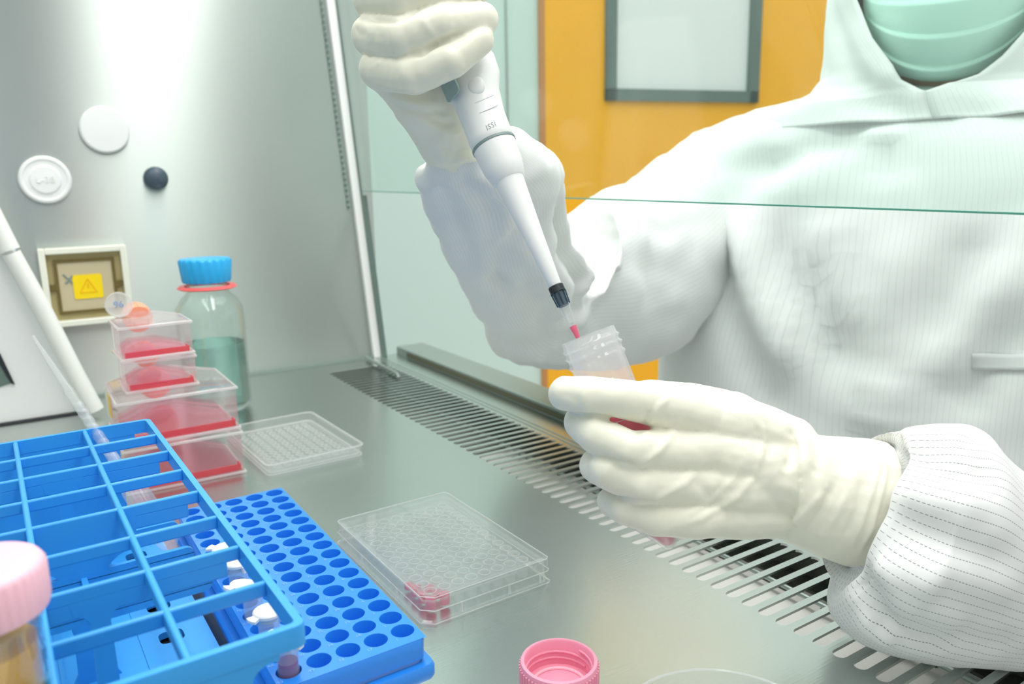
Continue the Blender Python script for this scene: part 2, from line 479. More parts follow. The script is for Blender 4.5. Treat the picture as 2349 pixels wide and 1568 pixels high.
# sash channel: white post, dark seal, gear rack
def gx(z): return .4195 - .0795 * z
def slab(x0f, x1f, y0, y1, z0, z1):
    b = MB(); b.add([(x0f(z0), y0, z0), (x1f(z0), y0, z0), (x1f(z0), y1, z0), (x0f(z0), y1, z0), (x0f(z1), y0, z1), (x1f(z1), y0, z1), (x1f(z1), y1, z1), (x0f(z1), y1, z1)],
          [(0, 3, 2, 1), (4, 5, 6, 7), (0, 1, 5, 4), (1, 2, 6, 5), (2, 3, 7, 6), (3, 0, 4, 7)]); return b
struct('trim_7', slab(lambda z: gx(z) - .009, lambda z: gx(z) + .001, .994, 1.0, 0, .9), 'white_post', smooth=None)
struct('trim_8', slab(lambda z: gx(z) + .001, lambda z: gx(z) + .0085, .990, 1.0, 0, .222), 'frame_grey', smooth=None)
struct('trim_9', slab(lambda z: gx(z) + .001, lambda z: gx(z) + .003, .990, 1.0, .222, .9), 'frame_grey', smooth=None)
t = MB()
for k in range(64):
    z = .205 + k * .0072; x = gx(z) - .0155; t.box(x - .0013, .9975, z, x + .0013, 1.0, z + .0036)
struct('trim_10', t, 'frame_grey', smooth=None)
# sash pane: its lower edge hangs at z ~ .222
def zb(y): return .2158 + .0118 * y
pane = MB(); xs = lambda z: gx(z) + .0035
y0, y1, z1 = -.30, .990, .9
vs = []
for y in (y0, y1):
    for z in (zb(y), z1):
        for dx in (0, .005): vs.append((xs(z) + dx, y, z))
pane.add(vs, [(0, 2, 6, 4), (1, 5, 7, 3), (2, 3, 7, 6), (0, 1, 3, 2), (4, 6, 7, 5)])
win = struct('window_1', pane, 'sash', smooth=None)
e = MB(); e.add([(xs(zb(y)) + dx, y, zb(y) + dz) for y in (y0, y1) for dx, dz in ((0, -.0004), (.005, -.0004), (.005, .0006), (0, .0006))],
      [(0, 1, 5, 4), (1, 2, 6, 5), (2, 3, 7, 6), (3, 0, 4, 7)])
struct('glass_edge', e, 'sash_edge', win, smooth=None)

# ------------------------------------------------------------------ setting: room beyond
T2 = Vector((.9659, -.2588, 0)); N2 = Vector((-.2588, -.9659, 0)); W0 = Vector((1.1846, 1.6645, 0))
def wallm(): return Matrix((T2, -N2, Vector((0, 0, 1)))).transposed().to_4x4()
WM = Matrix.Translation(W0) @ wallm()     # local x along the wall, y away from us, z up
w = MB(); w.box(-2.2, .03, -.80, 0, .08, 1.9, WM); w.box(1.05, .03, -.80, 2.4, .08, 1.9, WM); w.box(0, .03, 1.35, 1.05, .08, 1.9, WM)
struct('wall_room', w, 'room_wall', smooth=None)
t = MB(); t.box(-.096, .026, .30, -.092, .031, 1.9, WM); struct('trim_11', t, 'steel_trim', smooth=None)
d = MB(); x0, x1, zz = .168, .628, .437
d.box(.004, .02, -.79, x0, .06, 1.34, WM); d.box(x1, .02, -.79, 1.045, .06, 1.34, WM); d.box(x0, .02, -.79, x1, .06, zz, WM); d.box(x0, .02, 1.16, x1, .06, 1.34, WM)
door = struct('door_1', d, 'orange_door', smooth=None)
t = MB(); t.box(-.010, .018, -.79, .004, .07, 1.35, WM); struct('door_trim', t, pbr('rust_door_edge', (.55, .25, .08), .5), door, smooth=None)
t = MB(); fw_ = .030
for a in ((x0, zz, x0 + fw_, 1.16), (x1 - fw_, zz, x1, 1.16), (x0, zz, x1, zz + fw_), (x0, 1.16 - fw_, x1, 1.16)):
    t.box(a[0], .008, a[1], a[2], .05, a[3], WM)
struct('window_frame', t, 'frame_grey', door, smooth=None)
t = MB(); t.box(x0 + .02, .025, zz + .02, x1 - .02, .045, 1.14, WM); struct('window_pane', t, 'frame_white', door, smooth=None)
w = MB(); w.box(-1.2, -1.5, -.83, 4, 4, -.80); struct('floor_room', w, 'white_pl', smooth=None)

# ------------------------------------------------------------------ things on the side wall
def on_wall(x, z): return Matrix.Translation((x, 1.0, z)) @ Matrix.Rotation(PI / 2, 4, 'X')   # local z points into the cabinet
def wall_cap(x, z, r, label, plain=False):
    o = thing('wall_plug', label, 'plug', (x, 1.0, z), rot=(PI / 2, 0, 0), group=None)
    b = MB(); b.lathe([(0, .0), (r, .0), (r, .004), (r * .93, .006), (r * .3, .0066), (0, .0067)] if plain else [(0, .0), (r, .0), (r, .004), (r * .93, .006), (r * .86, .0062), (r * .8, .0045), (r * .62, .0045), (r * .55, .007), (0, .0075)], 48)
    ob('cap', b, 'white_pl', o, local=True); return o
wall_cap(.1077, .3010, .0252, 'round white plug on the steel wall, plain-faced, the upper of the white pair', True)
p2 = wall_cap(.0440, .2475, .0252, 'round white plug with a raised ring and lettering, the lower of the white pair')
b = MB(); vs, fs = text_mesh('L-38', .010, .0006); b.add([v + Vector((0, 0, .0076)) for v in vs], fs); ob('lettering', b, 'white_soft', p2, local=True, smooth=None)
o = thing('wall_plug', 'small dark blue domed plug on the steel wall', 'plug', (.1549, 1.0, .2475), rot=(PI / 2, 0, 0))
b = MB(); b.lathe([(.0135, 0), (.0135, .002), (.0128, .003)], 32); ob('collar', b, 'grey_line', o, local=True)
b = MB(); b.lathe([(.0125, .001), (.0125, .006), (.0105, .0095), (.006, .0115), (0, .012)], 32); ob('knob_cap', b, 'plug_dark', o, local=True, smooth=60)
# socket
o = thing('wall_socket', 'square wall socket in a cream frame with a smoky yellow flap lid', 'socket', (.0705, 1.0, .1305), rot=(PI / 2, 0, 0))
def frame(b, w, h, t, z0, z1):
    b.box(-w / 2, -h / 2, z0, -w / 2 + t, h / 2, z1); b.box(w / 2 - t, -h / 2, z0, w / 2, h / 2, z1)
    b.box(-w / 2 + t, -h / 2, z0, w / 2 - t, -h / 2 + t, z1); b.box(-w / 2 + t, h / 2 - t, z0, w / 2 - t, h / 2, z1)
b = MB(); frame(b, .087, .087, .0065, 0, .014); ob('frame', b, 'offwhite', o, local=True, bevel=.001)
b = MB(); b.box(-.038, -.038, .0, .038, .038, .004); lid = ob('lid', b, 'lid_olive', o, local=True)
b = MB(); frame(b, .060, .060, .003, .004, .008); ob('lid_ridge', b, 'lid_olive_d', lid, local=True)
b = MB(); b.box(-.027, -.027, .004, .027, .027, .0065); ob('lid_face', b, 'lid_tan', lid, local=True)
for s in (-1, 1):
    b = MB(); b.box(s * .034 - .004, -.003, .004, s * .034 + .004, .003, .008); ob('hinge', b, 'lid_olive_d', o, local=True)
b = MB(); b.prism(rrect(.029, .027, .002), .0066, .0074, Matrix.Translation((.001, -.001, 0))); ob('warning_sticker', b, 'yellow', lid, local=True, smooth=None)
b = MB()
tri = [Vector((.001, .0075, .0076)), Vector((-.0075, -.0075, .0076)), Vector((.0095, -.0075, .0076)), Vector((.001, .0075, .0076))]
b.tube(tri, .0006, 6); b.tube([Vector((.001, .002, .0076)), Vector((.001, -.003, .0076))], .0007, 6)
ob('warning_symbol', b, 'orange_line', lid, local=True)
b = MB(); b.tube([(-.022, .014, .0066), (-.017, .008, .0068), (-.013, .012, .0066)], .0012, 6); b.tube([(-.021, .004, .0066), (-.016, .007, .0066), (-.014, .003, .0066)], .0012, 6)
ob('embossed_mark', b, 'grey_line', lid, local=True)

# white equipment stand at far left
o = thing('equipment_stand', 'white plastic equipment stand with a slanted front edge against the steel wall', 'stand', (0, 0, 0))
S = Matrix(((1, 0, 0, 0), (0, 0, 1, 0), (0, 1, 0, 0), (0, 0, 0, 1)))   # poly (x,z) extruded along y
def tilt(x): return .945 - .35 * (x + .03)
b = MB(); poly = [(-.16, 0.001), (.050, .001), (.052, .02), (-.013, .245), (-.05, .40), (-.16, .40)]
hole = [(-.030, .075), (-.020, .070), (-.013, .045), (-.030, .040)]
b.prism(poly, .935, .985, S)
ob('body', b, 'white_pl', o, bevel=.002)
b = MB(); rail = [Vector((.058, .914, .006)), Vector((.045, .916, .045)), Vector((.0205, .920, .125)), Vector((.003, .922, .176))]
b.tube(rail, [.0085, .0085, .0085, .0085], 20); ob('slanted_rail', b, 'white_soft', o)
b = MB(); b.tube([Vector((.0022, .922, .1785)), Vector((-.008, .924, .212)), Vector((-.045, .93, .34))], .0095, 20); ob('upper_rail', b, 'white_soft', o)
b = MB(); b.prism([(-.034, .079), (-.0215, .076), (-.012, .043), (-.034, .038)], .9335, .9352, S); ob('slot', b, 'frame_grey', o, smooth=None)
b = MB(); b.prism([(-.0255, .077), (-.0190, .0745), (-.0105, .041), (-.0135, .0425)], .9325, .9345, S); ob('slot_edge', b, 'black', o, smooth=None)
b = MB(); b.prism([(-.16, 0), (.052, 0), (.052, .0012), (-.16, .0012)], .930, .99, S); ob('foot_strip', b, 'black', o, smooth=None)
b = MB(); b.box(-.16, .925, .2, -.018, .936, .36); ob('side_plate', b, 'white_pl', o, bevel=.002)

# hooked metal bracket on the grille
o = MB(); o.tube([(.395, .985, .004), (.392, .955, .0045), (.3905, .90, .0045), (.3895, .876, .0042), (.389, .8695, .0030), (.389, .868, .0004)], [.0022, .0022, .0022, .0023, .0022, .0021], 10)
tag(ob('metal_bracket', o, 'steel_sill'), 'thin grey metal hook bar lying on the far end of the grille', 'bracket')

# ------------------------------------------------------------------ reagent bottle
o = thing('reagent_bottle', 'glass laboratory bottle of clear liquid with ribbed blue cap behind the flasks', 'bottle', (.1725, .862, 0))
R = .0345
b = MB(); b.lathe([(0, .002), (R * .9, .001), (R, .006), (R, .103), (R * .96, .112), (R * .80, .122), (.0215, .128), (.0205, .132), (.0205, .148), (.0185, .148), (.0185, .131), (R * .76, .119), (R * .93, .108), (R - .002, .10), (R - .002, .008), (R * .85, .005), (0, .005)], 56)
ob('bottle_body', b, 'glass', o, local=True, smooth=60)
b = MB(); b.lathe([(0, .0055), (R * .84, .0055), (R - .0024, .0085), (R - .0024, .0735), (0, .0735)], 56); ob('liquid', b, 'water', o, local=True, smooth=60)
b = MB(); b.lathe([(.0225, .133), (.0275, .132), (.030, .1335), (.0275, .1355), (.0225, .1355)], 48, close=True); ob('pouring_ring', b, 'red_ring', o, local=True, smooth=70)
b = MB()
for k in range(9): a = k * 2 * PI / 9; b.sphere((.0212 * math.cos(a), .0212 * math.sin(a), .1385), (.0017, .0017, .001), 8, 6)
ob('ring_tabs', b, 'red_ring', o, local=True)
b = MB(); b.lathe([(.0, .139), (.0235, .139), (.0242, .141), (.0262, .161), (.0250, .1635), (0, .1638)], 120, rad=lambda a, z: 1 + (.022 * math.cos(20 * a) if .1395 < z < .1625 else 0)); ob('screw_cap', b, 'cap_blue', o, local=True, smooth=60)

# ------------------------------------------------------------------ culture flasks
def flask(loc, rz, w, ln, h, label, cap, lay, neck_r, sticker=False, up=0.):
    o = thing('culture_flask', label, 'flask', loc, rz, 'pink culture flasks in the stack')
    nk = ln + .022
    def body(dx, z0, z1):
        hw = w / 2 - dx
        return [(-hw, dx), (hw, dx), (hw, ln * .80), (neck_r * 1.1, nk - dx * .5), (-neck_r * 1.1, nk - dx * .5), (-hw, ln * .80)]
    me = bmesh.new()
    b = MB(); b.prism(body(0, 0, 1), .0004, h); me0 = b.mesh('x'); bm_ = bmesh.new(); bm_.from_mesh(me0)
    bmesh.ops.recalc_face_normals(bm_, faces=bm_.faces)
    bmesh.ops.bevel(bm_, geom=bm_.edges[:], offset=.0028, segments=3, affect='EDGES', profile=.6); bm_.to_mesh(me0); bm_.free()
    link('flask_body', me0, 'flask', o, 40, local=True)
    b = MB(); hw = w / 2 + .0006
    for z in (.0016, h - .0016):   # moulded rims top and bottom
        pts = [(-hw, -.0006, z), (hw, -.0006, z), (hw, ln * .8, z), (neck_r * 1.1, nk, z)]
        b.tube(pts, .0011, 8); b.tube([(-hw, -.0006, z), (-hw, ln * .8, z), (-neck_r * 1.1, nk, z)], .0011, 8)
    ob('rim', b, 'clear_edge', o, local=True)
    b = MB(); b.prism(body(.003, 0, 1), .0028, .0028 + lay); ob('medium', b, 'medium', o, local=True, smooth=None)
    b = MB(); hw2 = w / 2 - .0024; b.box(-hw2, .0022, .0026, hw2, .0032, .0034 + lay); b.box(hw2 - .001, .0022, .0026, hw2, .012, .0034 + lay); ob('refraction_edge', b, 'red_refraction', o, local=True, smooth=None)  # opaque red strips paint in the refracted line along the medium's front edge
    b = MB(); mt = Matrix.Translation((0, nk - .001 - up * .6, h * .5 + .001 + up)) @ Matrix.Rotation(-PI / 2 + up * 35, 4, 'X')
    b.lathe([(neck_r * .8, -.003), (neck_r * .8, .006)], 28, mt); ob('neck', b, 'flask', o, local=True)
    b = MB(); b.lathe([(0, .004), (neck_r * 1.2, .004), (neck_r * 1.22, .006), (neck_r * 1.22, .018), (neck_r * 1.1, .020), (0, .020)], 72, mt, rad=lambda a, z: 1 + .02 * math.cos(30 * a)); ob('cap', b, cap, o, local=True)
    if sticker:
        b = MB(); b.box(-w / 2 - .0006, .055, h * .2, -w / 2 - .0002, .088, h * .9); ob('label', b, 'offwhite', o, local=True, smooth=None)
        b = MB(); b.box(-w / 2 - .0010, .050, h * .35, -w / 2 - .0006, .062, h * .85); ob('yellow_label', b, 'yellow', o, local=True, smooth=None)
    return o
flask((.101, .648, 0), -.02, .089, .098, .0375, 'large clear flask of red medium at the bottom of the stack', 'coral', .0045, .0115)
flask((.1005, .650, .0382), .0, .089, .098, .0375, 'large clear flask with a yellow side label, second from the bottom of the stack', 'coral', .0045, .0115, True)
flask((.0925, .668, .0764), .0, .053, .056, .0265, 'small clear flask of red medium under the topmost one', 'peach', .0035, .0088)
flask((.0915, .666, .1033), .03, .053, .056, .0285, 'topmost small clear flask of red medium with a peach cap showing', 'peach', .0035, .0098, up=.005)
# clear printed lid propped on the stack
o = thing('tube_lid', 'small round clear lid with blue print propped on the back of the top flask', 'lid', (.0715, .7135, .1425), rot=(math.radians(72), 0, math.radians(8)))
b = MB(); b.lathe([(0, -.001), (.0100, -.001), (.0105, 0), (.0105, .0035), (.0098, .0035), (.0095, .001), (0, .001)], 40); ob('disc', b, 'clear_edge', o, local=True)
b = MB(); vs, fs = text_mesh('96', .008, .0002); b.add([v + Vector((0, 0, .0014)) for v in vs], fs); ob('blue_print', b, pbr('blue_ink', (.18, .30, .55), .5), o, local=True, smooth=None)

# ------------------------------------------------------------------ microtube rack
P80, ZR = .0132, .0364
o = thing('microtube_rack', 'bright blue eighty-hole microtube rack with tubes in one edge', 'tube rack', (.1296, .4987, 0), .0052)
hr = .0054; N = 32
b = MB(); xl, xr, yn, yf = -4 * P80 - .0066, .0063, -15 * P80 - .0106, .0066
for c in range(5):
    for r in range(16):
        cx, cy = -c * P80, -r * P80; ax0, ax1, ay0, ay1 = cx - P80 / 2, cx + P80 / 2, cy - P80 / 2, cy + P80 / 2
        vs = []
        for k in range(N):
            a = 2 * PI * k / N; vs.append((cx + hr * math.cos(a), cy + hr * math.sin(a), ZR))
        for k in range(N):
            a = 2 * PI * k / N; s = P80 / 2 / max(abs(math.cos(a)), abs(math.sin(a))); vs.append((cx + s * math.cos(a), cy + s * math.sin(a), ZR))
        for k in range(N):
            a = 2 * PI * k / N; vs.append((cx + hr * .97 * math.cos(a), cy + hr * .97 * math.sin(a), ZR - .0006))
        for k in range(N):
            a = 2 * PI * k / N; vs.append((cx + hr * .86 * math.cos(a), cy + hr * .86 * math.sin(a), .009))
        fs = []
        for q in range(N):
            q2 = (q + 1) % N
            fs += [(q, q2, N + q2, N + q), (2 * N + q, 2 * N + q2, q2, q), (3 * N + q, 3 * N + q2, 2 * N + q2, 2 * N + q)]
        fs.append(tuple(range(3 * N, 4 * N)))
        b.add(vs, fs)
        for sx in (-1, 1):       # little corner fills of the square cell
            for sy in (-1, 1):
                pass
X0, X1, Y0_, Y1_ = -4 * P80 - P80 / 2, P80 / 2, -15 * P80 - P80 / 2, P80 / 2
def q4(x0, y0, x1, y1):
    if x1 - x0 > 1e-5 and y1 - y0 > 1e-5: b.add([(x0, y0, ZR), (x1, y0, ZR), (x1, y1, ZR), (x0, y1, ZR)], [(0, 1, 2, 3)])
xl -= .0005; xr += .0005
q4(xl, yn, X0, yf); q4(X1, yn, xr, yf); q4(X0, yn, X1, Y0_); q4(X0, Y1_, X1, yf)
# under the top: a solid deck just below the corner gaps of the cells
b.add([(xl, yn, ZR - .0002), (xr, yn, ZR - .0002)], [])
def ring(z, e): return [(xl - e, yn - e, z), (xr + e, yn - e, z), (xr + e, yf + e, z), (xl - e, yf + e, z)]
def rr(z, e, rad=.004):
    w_, h_ = xr - xl + 2 * e, yf - yn + 2 * e
    return [((xl + xr) / 2 + x, (yn + yf) / 2 + y, z) for x, y in rrect(w_, h_, rad, 5)]
ob('top_deck', b, 'blue_rack', o, local=True, smooth=30, fix=False)
b = MB(); b.loft([rr(.0262, .0), rr(.0300, .0), rr(ZR - .0006, .0002), rr(ZR, -.0003)], cap=False); ob('side_wall', b, 'blue_rack', o, local=True, smooth=50)
b = MB(); b.loft([rr(.0240, -.0012), rr(.0262, -.0012)], cap=False); ob('seam_strip', b, 'blue_text', o, local=True, smooth=50)
b = MB(); b.loft([rr(.0, -.002), rr(.0165, -.002), rr(.0165, .0028), rr(.0180, .0034), rr(.0222, .0034), rr(.0240, .0026), rr(.0240, -.0012)], cap=False); ob('base_flange', b, 'blue_rack', o, local=True, smooth=40)
b = MB()
for c in range(5):
    for r in range(16):
        vs, fs = text_mesh(str(c * 16 + 16 - r), .0026, .00008) if True else None
        b.add([v + Vector((-c * P80 - P80 * .40, -r * P80 - P80 * .42, ZR + .0001)) for v in vs], fs)
ob('hole_numbers', b, 'blue_text', o, local=True, smooth=None)
RK = Matrix.Translation((.1296, .4987, 0)) @ Matrix.Rotation(.0052, 4, 'Z')

def microtube(c, r, hingedir, label, lift=.0125, liquid=None, tiltx=0, open_lid=False):
    base = RK @ Vector((-c * P80, -r * P80, ZR))
    o = thing('microtube', label, 'tube', base, hingedir, 'microtubes in the blue rack', rot=(tiltx, 0, hingedir))
    h = lift
    b = MB(); b.lathe([(.0005, -.026), (.0018, -.0245), (.0040, -.010), (.0045, 0), (.0048, h - .003), (.0061, h - .003), (.0061, h - .0012), (.0050, h), (.0042, h), (.0040, 0), (.0034, -.009), (.001, -.024)], 28); ob('tube_body', b, 'tube_clear', o, local=True, smooth=50)
    if liquid:
        b = MB(); b.lathe([(0, -.020), (.0037, -.006), (.00395, .0), (.0041, .0050), (0, .0050)], 24); ob('sample', b, liquid, o, local=True, smooth=50)
    cp = MB(); mt = Matrix.Translation((0, 0, h))
    if open_lid: mt = Matrix.Translation((.004, 0, h + .001)) @ Matrix.Rotation(math.radians(-14), 4, 'Y')
    cp.lathe([(0, .0), (.0062, .0), (.0066, .0004), (.0066, .0016), (.0060, .0022), (.0046, .0022), (.0044, .0018), (0, .0018)], 32, mt)
    cp.lathe([(0, -.003), (.0038, -.003), (.0040, 0)], 20, mt)
    cp.prism([(.0055, .0018), (.0092, .0030), (.0098, 0.001), (.0098, -.001), (.0092, -.0030), (.0055, -.0018)], .0003, .0016, mt)
    ob('cap', cp, 'white_soft', o, local=True, smooth=40)
    b = MB(); b.box(-.0078, -.0016, h - .0024, -.0058, .0016, h + .0012, None); ob('hinge', b, 'white_soft', o, local=True, bevel=.0003)
    return o
microtube(4, 15, 2.2, 'white-capped microtube with purple liquid, nearest the rack corner', lift=.0145, liquid='purple_liq')
microtube(4, 13, PI + .4, 'white-capped microtube whose lid tab points left, second from the near corner', lift=.0135)
microtube(4, 11, PI + .3, 'microtube with its white lid tipped, between two closed tubes', lift=.0150, open_lid=True)
microtube(4, 9, 1.9, 'clear microtube with a white cap, just behind the one with the tipped lid', lift=.0150)
microtube(4, 7, 2.4, 'farthest white-capped microtube in the blue eighty-hole rack', lift=.0115)

# ------------------------------------------------------------------ tall blue rack
TZ, PC = .096, .0352; Wd, Ln = 3 * PC, 8 * PC
o = thing('test_tube_rack', 'tall blue open-grid test tube rack with large square cells', 'tube rack', (.0662, .2350, 0), math.radians(1.17))
hb = .006
b = MB()
for k in (1, 2): b.box(-k * PC - .0013, .001, TZ - hb, -k * PC + .0013, Ln - .001, TZ)
for k in range(1, 8): b.box(-Wd + .001, k * PC - .0012, TZ - hb, -.001, k * PC + .0012, TZ - .0001)
ob('cell_dividers', b, 'blue_tall', o, local=True, bevel=.0009)
b = MB()
pts = rrect(Wd + .003, Ln + .003, .0035, 4); cxy = (-Wd / 2, Ln / 2)
inn = rrect(Wd - .003, Ln - .003, .002, 4)
ringsO = [[(cxy[0] + x, cxy[1] + y, z) for x, y in P_] for P_, z in ((inn, TZ - .0078), (pts, TZ - .0078), (pts, TZ - .0007), ([(x * .9955, y * .9983) for x, y in pts], TZ), (inn, TZ), (inn, TZ - .0078))]
b.loft(ringsO, cap=False); ob('top_rim', b, 'blue_tall', o, local=True, smooth=40)
def tee(x0, x1, zt, z0, fil):
    """panel that narrows below the rim with round fillets"""
    pl = [(x0, 0), (x1, 0), (x1, z0)]
    for k in range(6): a = k / 5 * PI / 2; pl.append((x1 + fil * (1 - math.cos(a)), z0 + fil * math.sin(a)))
    pl += [(x1 + fil + .003, z0 + fil), (x1 + fil + .003, zt), (x0 - fil - .003, zt), (x0 - fil - .003, z0 + fil)]
    for k in range(6): a = PI / 2 - k / 5 * PI / 2; pl.append((x0 - fil * (1 - math.cos(a)), z0 + fil * math.sin(a)))
    return pl
for y in (0, Ln):
    b = MB(); b.prism(tee(-Wd + .0175, -.0175, TZ - .006, TZ - .016, .006), y - .0013, y + .0013, S); ob('end_panel', b, 'blue_tall', o, local=True, smooth=30)
for k in (2, 4, 6):
    xc = -1.5 * PC; b = MB(); pw2, fil, zt_ = (.0066, .016, TZ - .036) if k == 4 else (.0033, .005, TZ - .016)
    pl = [(xc - pw2 - .004, .0150), (xc + pw2 + .004, .0150), (xc + pw2 + .0008, .021), (xc + pw2, zt_)]
    for q in range(7): a = q / 6 * PI / 2; pl.append((xc + pw2 + fil * (1 - math.cos(a)), zt_ + fil * math.sin(a)))
    e_ = pw2 + fil + .001
    pl += [(xc + e_, TZ - hb + .001), (xc - e_, TZ - hb + .001)]
    for q in range(7): a = PI / 2 - q / 6 * PI / 2; pl.append((xc - pw2 - fil * (1 - math.cos(a)), zt_ + fil * math.sin(a)))
    pl += [(xc - pw2, zt_), (xc - pw2 - .0008, .021)]
    b.prism(pl, k * PC - .0012, k * PC + .0012, S); ob('pillar', b, 'blue_tall', o, local=True, smooth=30)
    b = MB(); b.box(-Wd + .006, k * PC - .0011, TZ - hb - .006, -.0065, k * PC + .0011, TZ - hb + .001); ob('deep_rib', b, 'blue_tall', o, local=True, bevel=.0008)
for k in (3, 4, 5):
    b = MB(); b.prism(rrect(Wd - .010, .0065, .0035, 4), -.0013, .0013, Matrix.Translation((-Wd / 2 - .001, k * PC, .066)) @ Matrix.Rotation(PI / 2, 4, 'X')); ob('lower_bar', b, 'blue_tall', o, local=True, smooth=40)
b = MB(); b.box(-Wd / 2 - .0012, 2 * PC, .0635, -Wd / 2 + .0012, 6 * PC, .0675); ob('spine', b, 'blue_tall', o, local=True)
b = MB(); hr2 = .0058; N = 24
for c in range(3):
    for r in range(8):
        cx, cy = -(c + .5) * PC, (r + .5) * PC
        vs = []
        for rad_, z in ((hr2, .016), (None, .016), (hr2, .0125)):
            for k in range(N):
                a = 2 * PI * k / N
                s = rad_ / (abs(math.cos(a)) ** 4 + abs(math.sin(a)) ** 4) ** .25 if rad_ else PC / 2 / max(abs(math.cos(a)), abs(math.sin(a)))
                vs.append((cx + s * math.cos(a), cy + s * math.sin(a), z))
        fs = []
        for q in range(N):
            q2 = (q + 1) % N; fs += [(q, q2, N + q2, N + q), (2 * N + q, 2 * N + q2, q2, q)]
        b.add(vs, fs)
b.box(-Wd - .001, -.001, .0105, .001, .0, .020); b.box(-Wd - .001, Ln, .0105, .001, Ln + .001, .020)
for x in (-PC, -2 * PC): b.box(x + .0035, .0, .0160, x + .0055, Ln, .0166)
ob('base_tray', b, 'blue_tall', o, local=True, smooth=None, fix=False)
b = MB(); b.box(-Wd + .002, .002, .0098, -.002, Ln - .002, .0105); ob('hole_shade', b, 'black', o, local=True, smooth=None)  # black sheet below the tray, stands for the shade seen in its holes
RT_M = Matrix.Translation((.0662, .2350, 0)) @ Matrix.Rotation(math.radians(1.17), 4, 'Z')

# pink-capped tube in the front-left cell
def falcon(name_loc, rot, label, cap=None, bodymat='clear', liquid=None, level=None, group=None):
    o = thing('centrifuge_tube', label, 'tube', name_loc, rot=rot, group=group)
    r = .0143
    b = MB(); b.lathe([(0, .0), (.002, .0002), (.0035, .0015), (r - .0006, .0150), (r, .018), (r, .100), (r + .0009, .1012), (r + .0009, .1022), (r + .0001, .103), (r + .0001, .1052), (r + .0012, .1062), (r + .0012, .1068), (r + .0001, .1078), (r + .0001, .1092), (r + .0011, .1100), (r + .0011, .1106), (r + .0001, .1114), (r, .115),
                       (r - .0012, .115), (r - .0012, .018), (r - .0018, .0155), (.0028, .0022), (0, .0012)], 48)
    ob('tube_body', b, bodymat, o, local=True, smooth=50)
    if cap:
        b = MB(); b.lathe([(.0150, .1045), (.0172, .1045), (.0175, .1060), (.0175, .1165), (.0165, .1183), (.0150, .1188), (0, .1190)], 160, rad=lambda a, z: 1 + (.014 * math.cos(40 * a) if .105 < z < .1175 else 0)); ob('screw_cap', b, cap, o, local=True, smooth=60)
    if liquid:
        b = MB(); b.lathe([(0, .0015), (.0026, .0026), (r - .0022, .0158), (r - .0015, .0185), (r - .0015, .112)], 40)
        me = b.mesh('liquid'); bm_ = bmesh.new(); bm_.from_mesh(me); mw = Matrix.LocRotScale(Vector(name_loc), o.rotation_euler, None)
        n_ = mw.to_3x3().inverted() @ Vector((0, 0, 1)); pl = mw.inverted() @ Vector((0, 0, level)) if False else None
        # horizontal surface through height `level` on the axis
        bmesh.ops.remove_doubles(bm_, verts=bm_.verts, dist=1e-6)
        bmesh.ops.bisect_plane(bm_, geom=bm_.verts[:] + bm_.edges[:] + bm_.faces[:], plane_co=Vector((0, 0, level)), plane_no=n_, clear_outer=True)
        bmesh.ops.holes_fill(bm_, edges=[e for e in bm_.edges if e.is_boundary], sides=0); bmesh.ops.recalc_face_normals(bm_, faces=bm_.faces)
        bm_.to_mesh(me); bm_.free(); link('liquid', me, liquid, o, 40, local=True)
    return o
q = RT_M @ Vector((-2.5 * PC + .003, .5 * PC - .001, .0165))
falcon(q, (0, 0, 0), 'pink-capped tube of orange liquid standing at the front of the tall rack', 'pink_pale', 'glass', 'orange_liq', .094)
# uncapped graduated tube further back in the same column
q = RT_M @ Vector((-2.5 * PC - .004, 4.45 * PC, .0165))
o = thing('graduated_tube', 'clear graduated tube with black scale marks leaning in the tall rack', 'tube', q, rot=(math.radians(6), math.radians(9), 0))
b = MB(); b.lathe([(0, 0), (.003, .0), (.0075, .014), (.0078, .02), (.0078, .072), (.0070, .072), (.0070, .016), (0, .003)], 32); ob('tube_body', b, 'clear_edge', o, local=True, smooth=50)
b = MB()
for k in range(11):
    for a in range(5):
        t0 = math.radians(-60 + a * 14); t1 = t0 + math.radians(15); z = .018 + k * .0045; rr_ = .0080
        b.add([(rr_ * math.cos(t0), rr_ * math.sin(t0), z), (rr_ * math.cos(t1), rr_ * math.sin(t1), z), (rr_ * math.cos(t1), rr_ * math.sin(t1), z + .0006), (rr_ * math.cos(t0), rr_ * math.sin(t0), z + .0006)], [(0, 1, 2, 3)])
ob('scale_marks', b, 'black', o, local=True, smooth=None)

# plastic transfer pipette leaning over the back of the tall rack
A = Vector((.053, .465, .047)); Bt = Vector((.007, .574, .146)); ax = (Bt - A).normalized(); A2 = A - ax * .018
def along(s): return A2 + (Bt - A2) * s
ss = [0, .02, .05, .10, .20, .26, .30, .34, .38, .42, .55, .70, .72, .74, .88, .95, 1.0]
rs = [.002, .0050, .0066, .0072, .0072, .0070, .0055, .0040, .0034, .0032, .0030, .0029, .0034, .0025, .0019, .0013, .0010]
b = MB(); b.tube([along(s) for s in ss], rs, 24)
o = thing('transfer_pipette', 'translucent plastic transfer pipette leaning bulb-down in the tall rack', 'pipette', A2)
ob('pipette_stem', b, 'tube_clear', o, smooth=60)
b = MB()
for k in range(8): s = .40 + k * .035; c = along(s); b.sphere(c, .0034, 12, 6)
ob('graduation_rings', b, 'tube_clear', o, smooth=60)

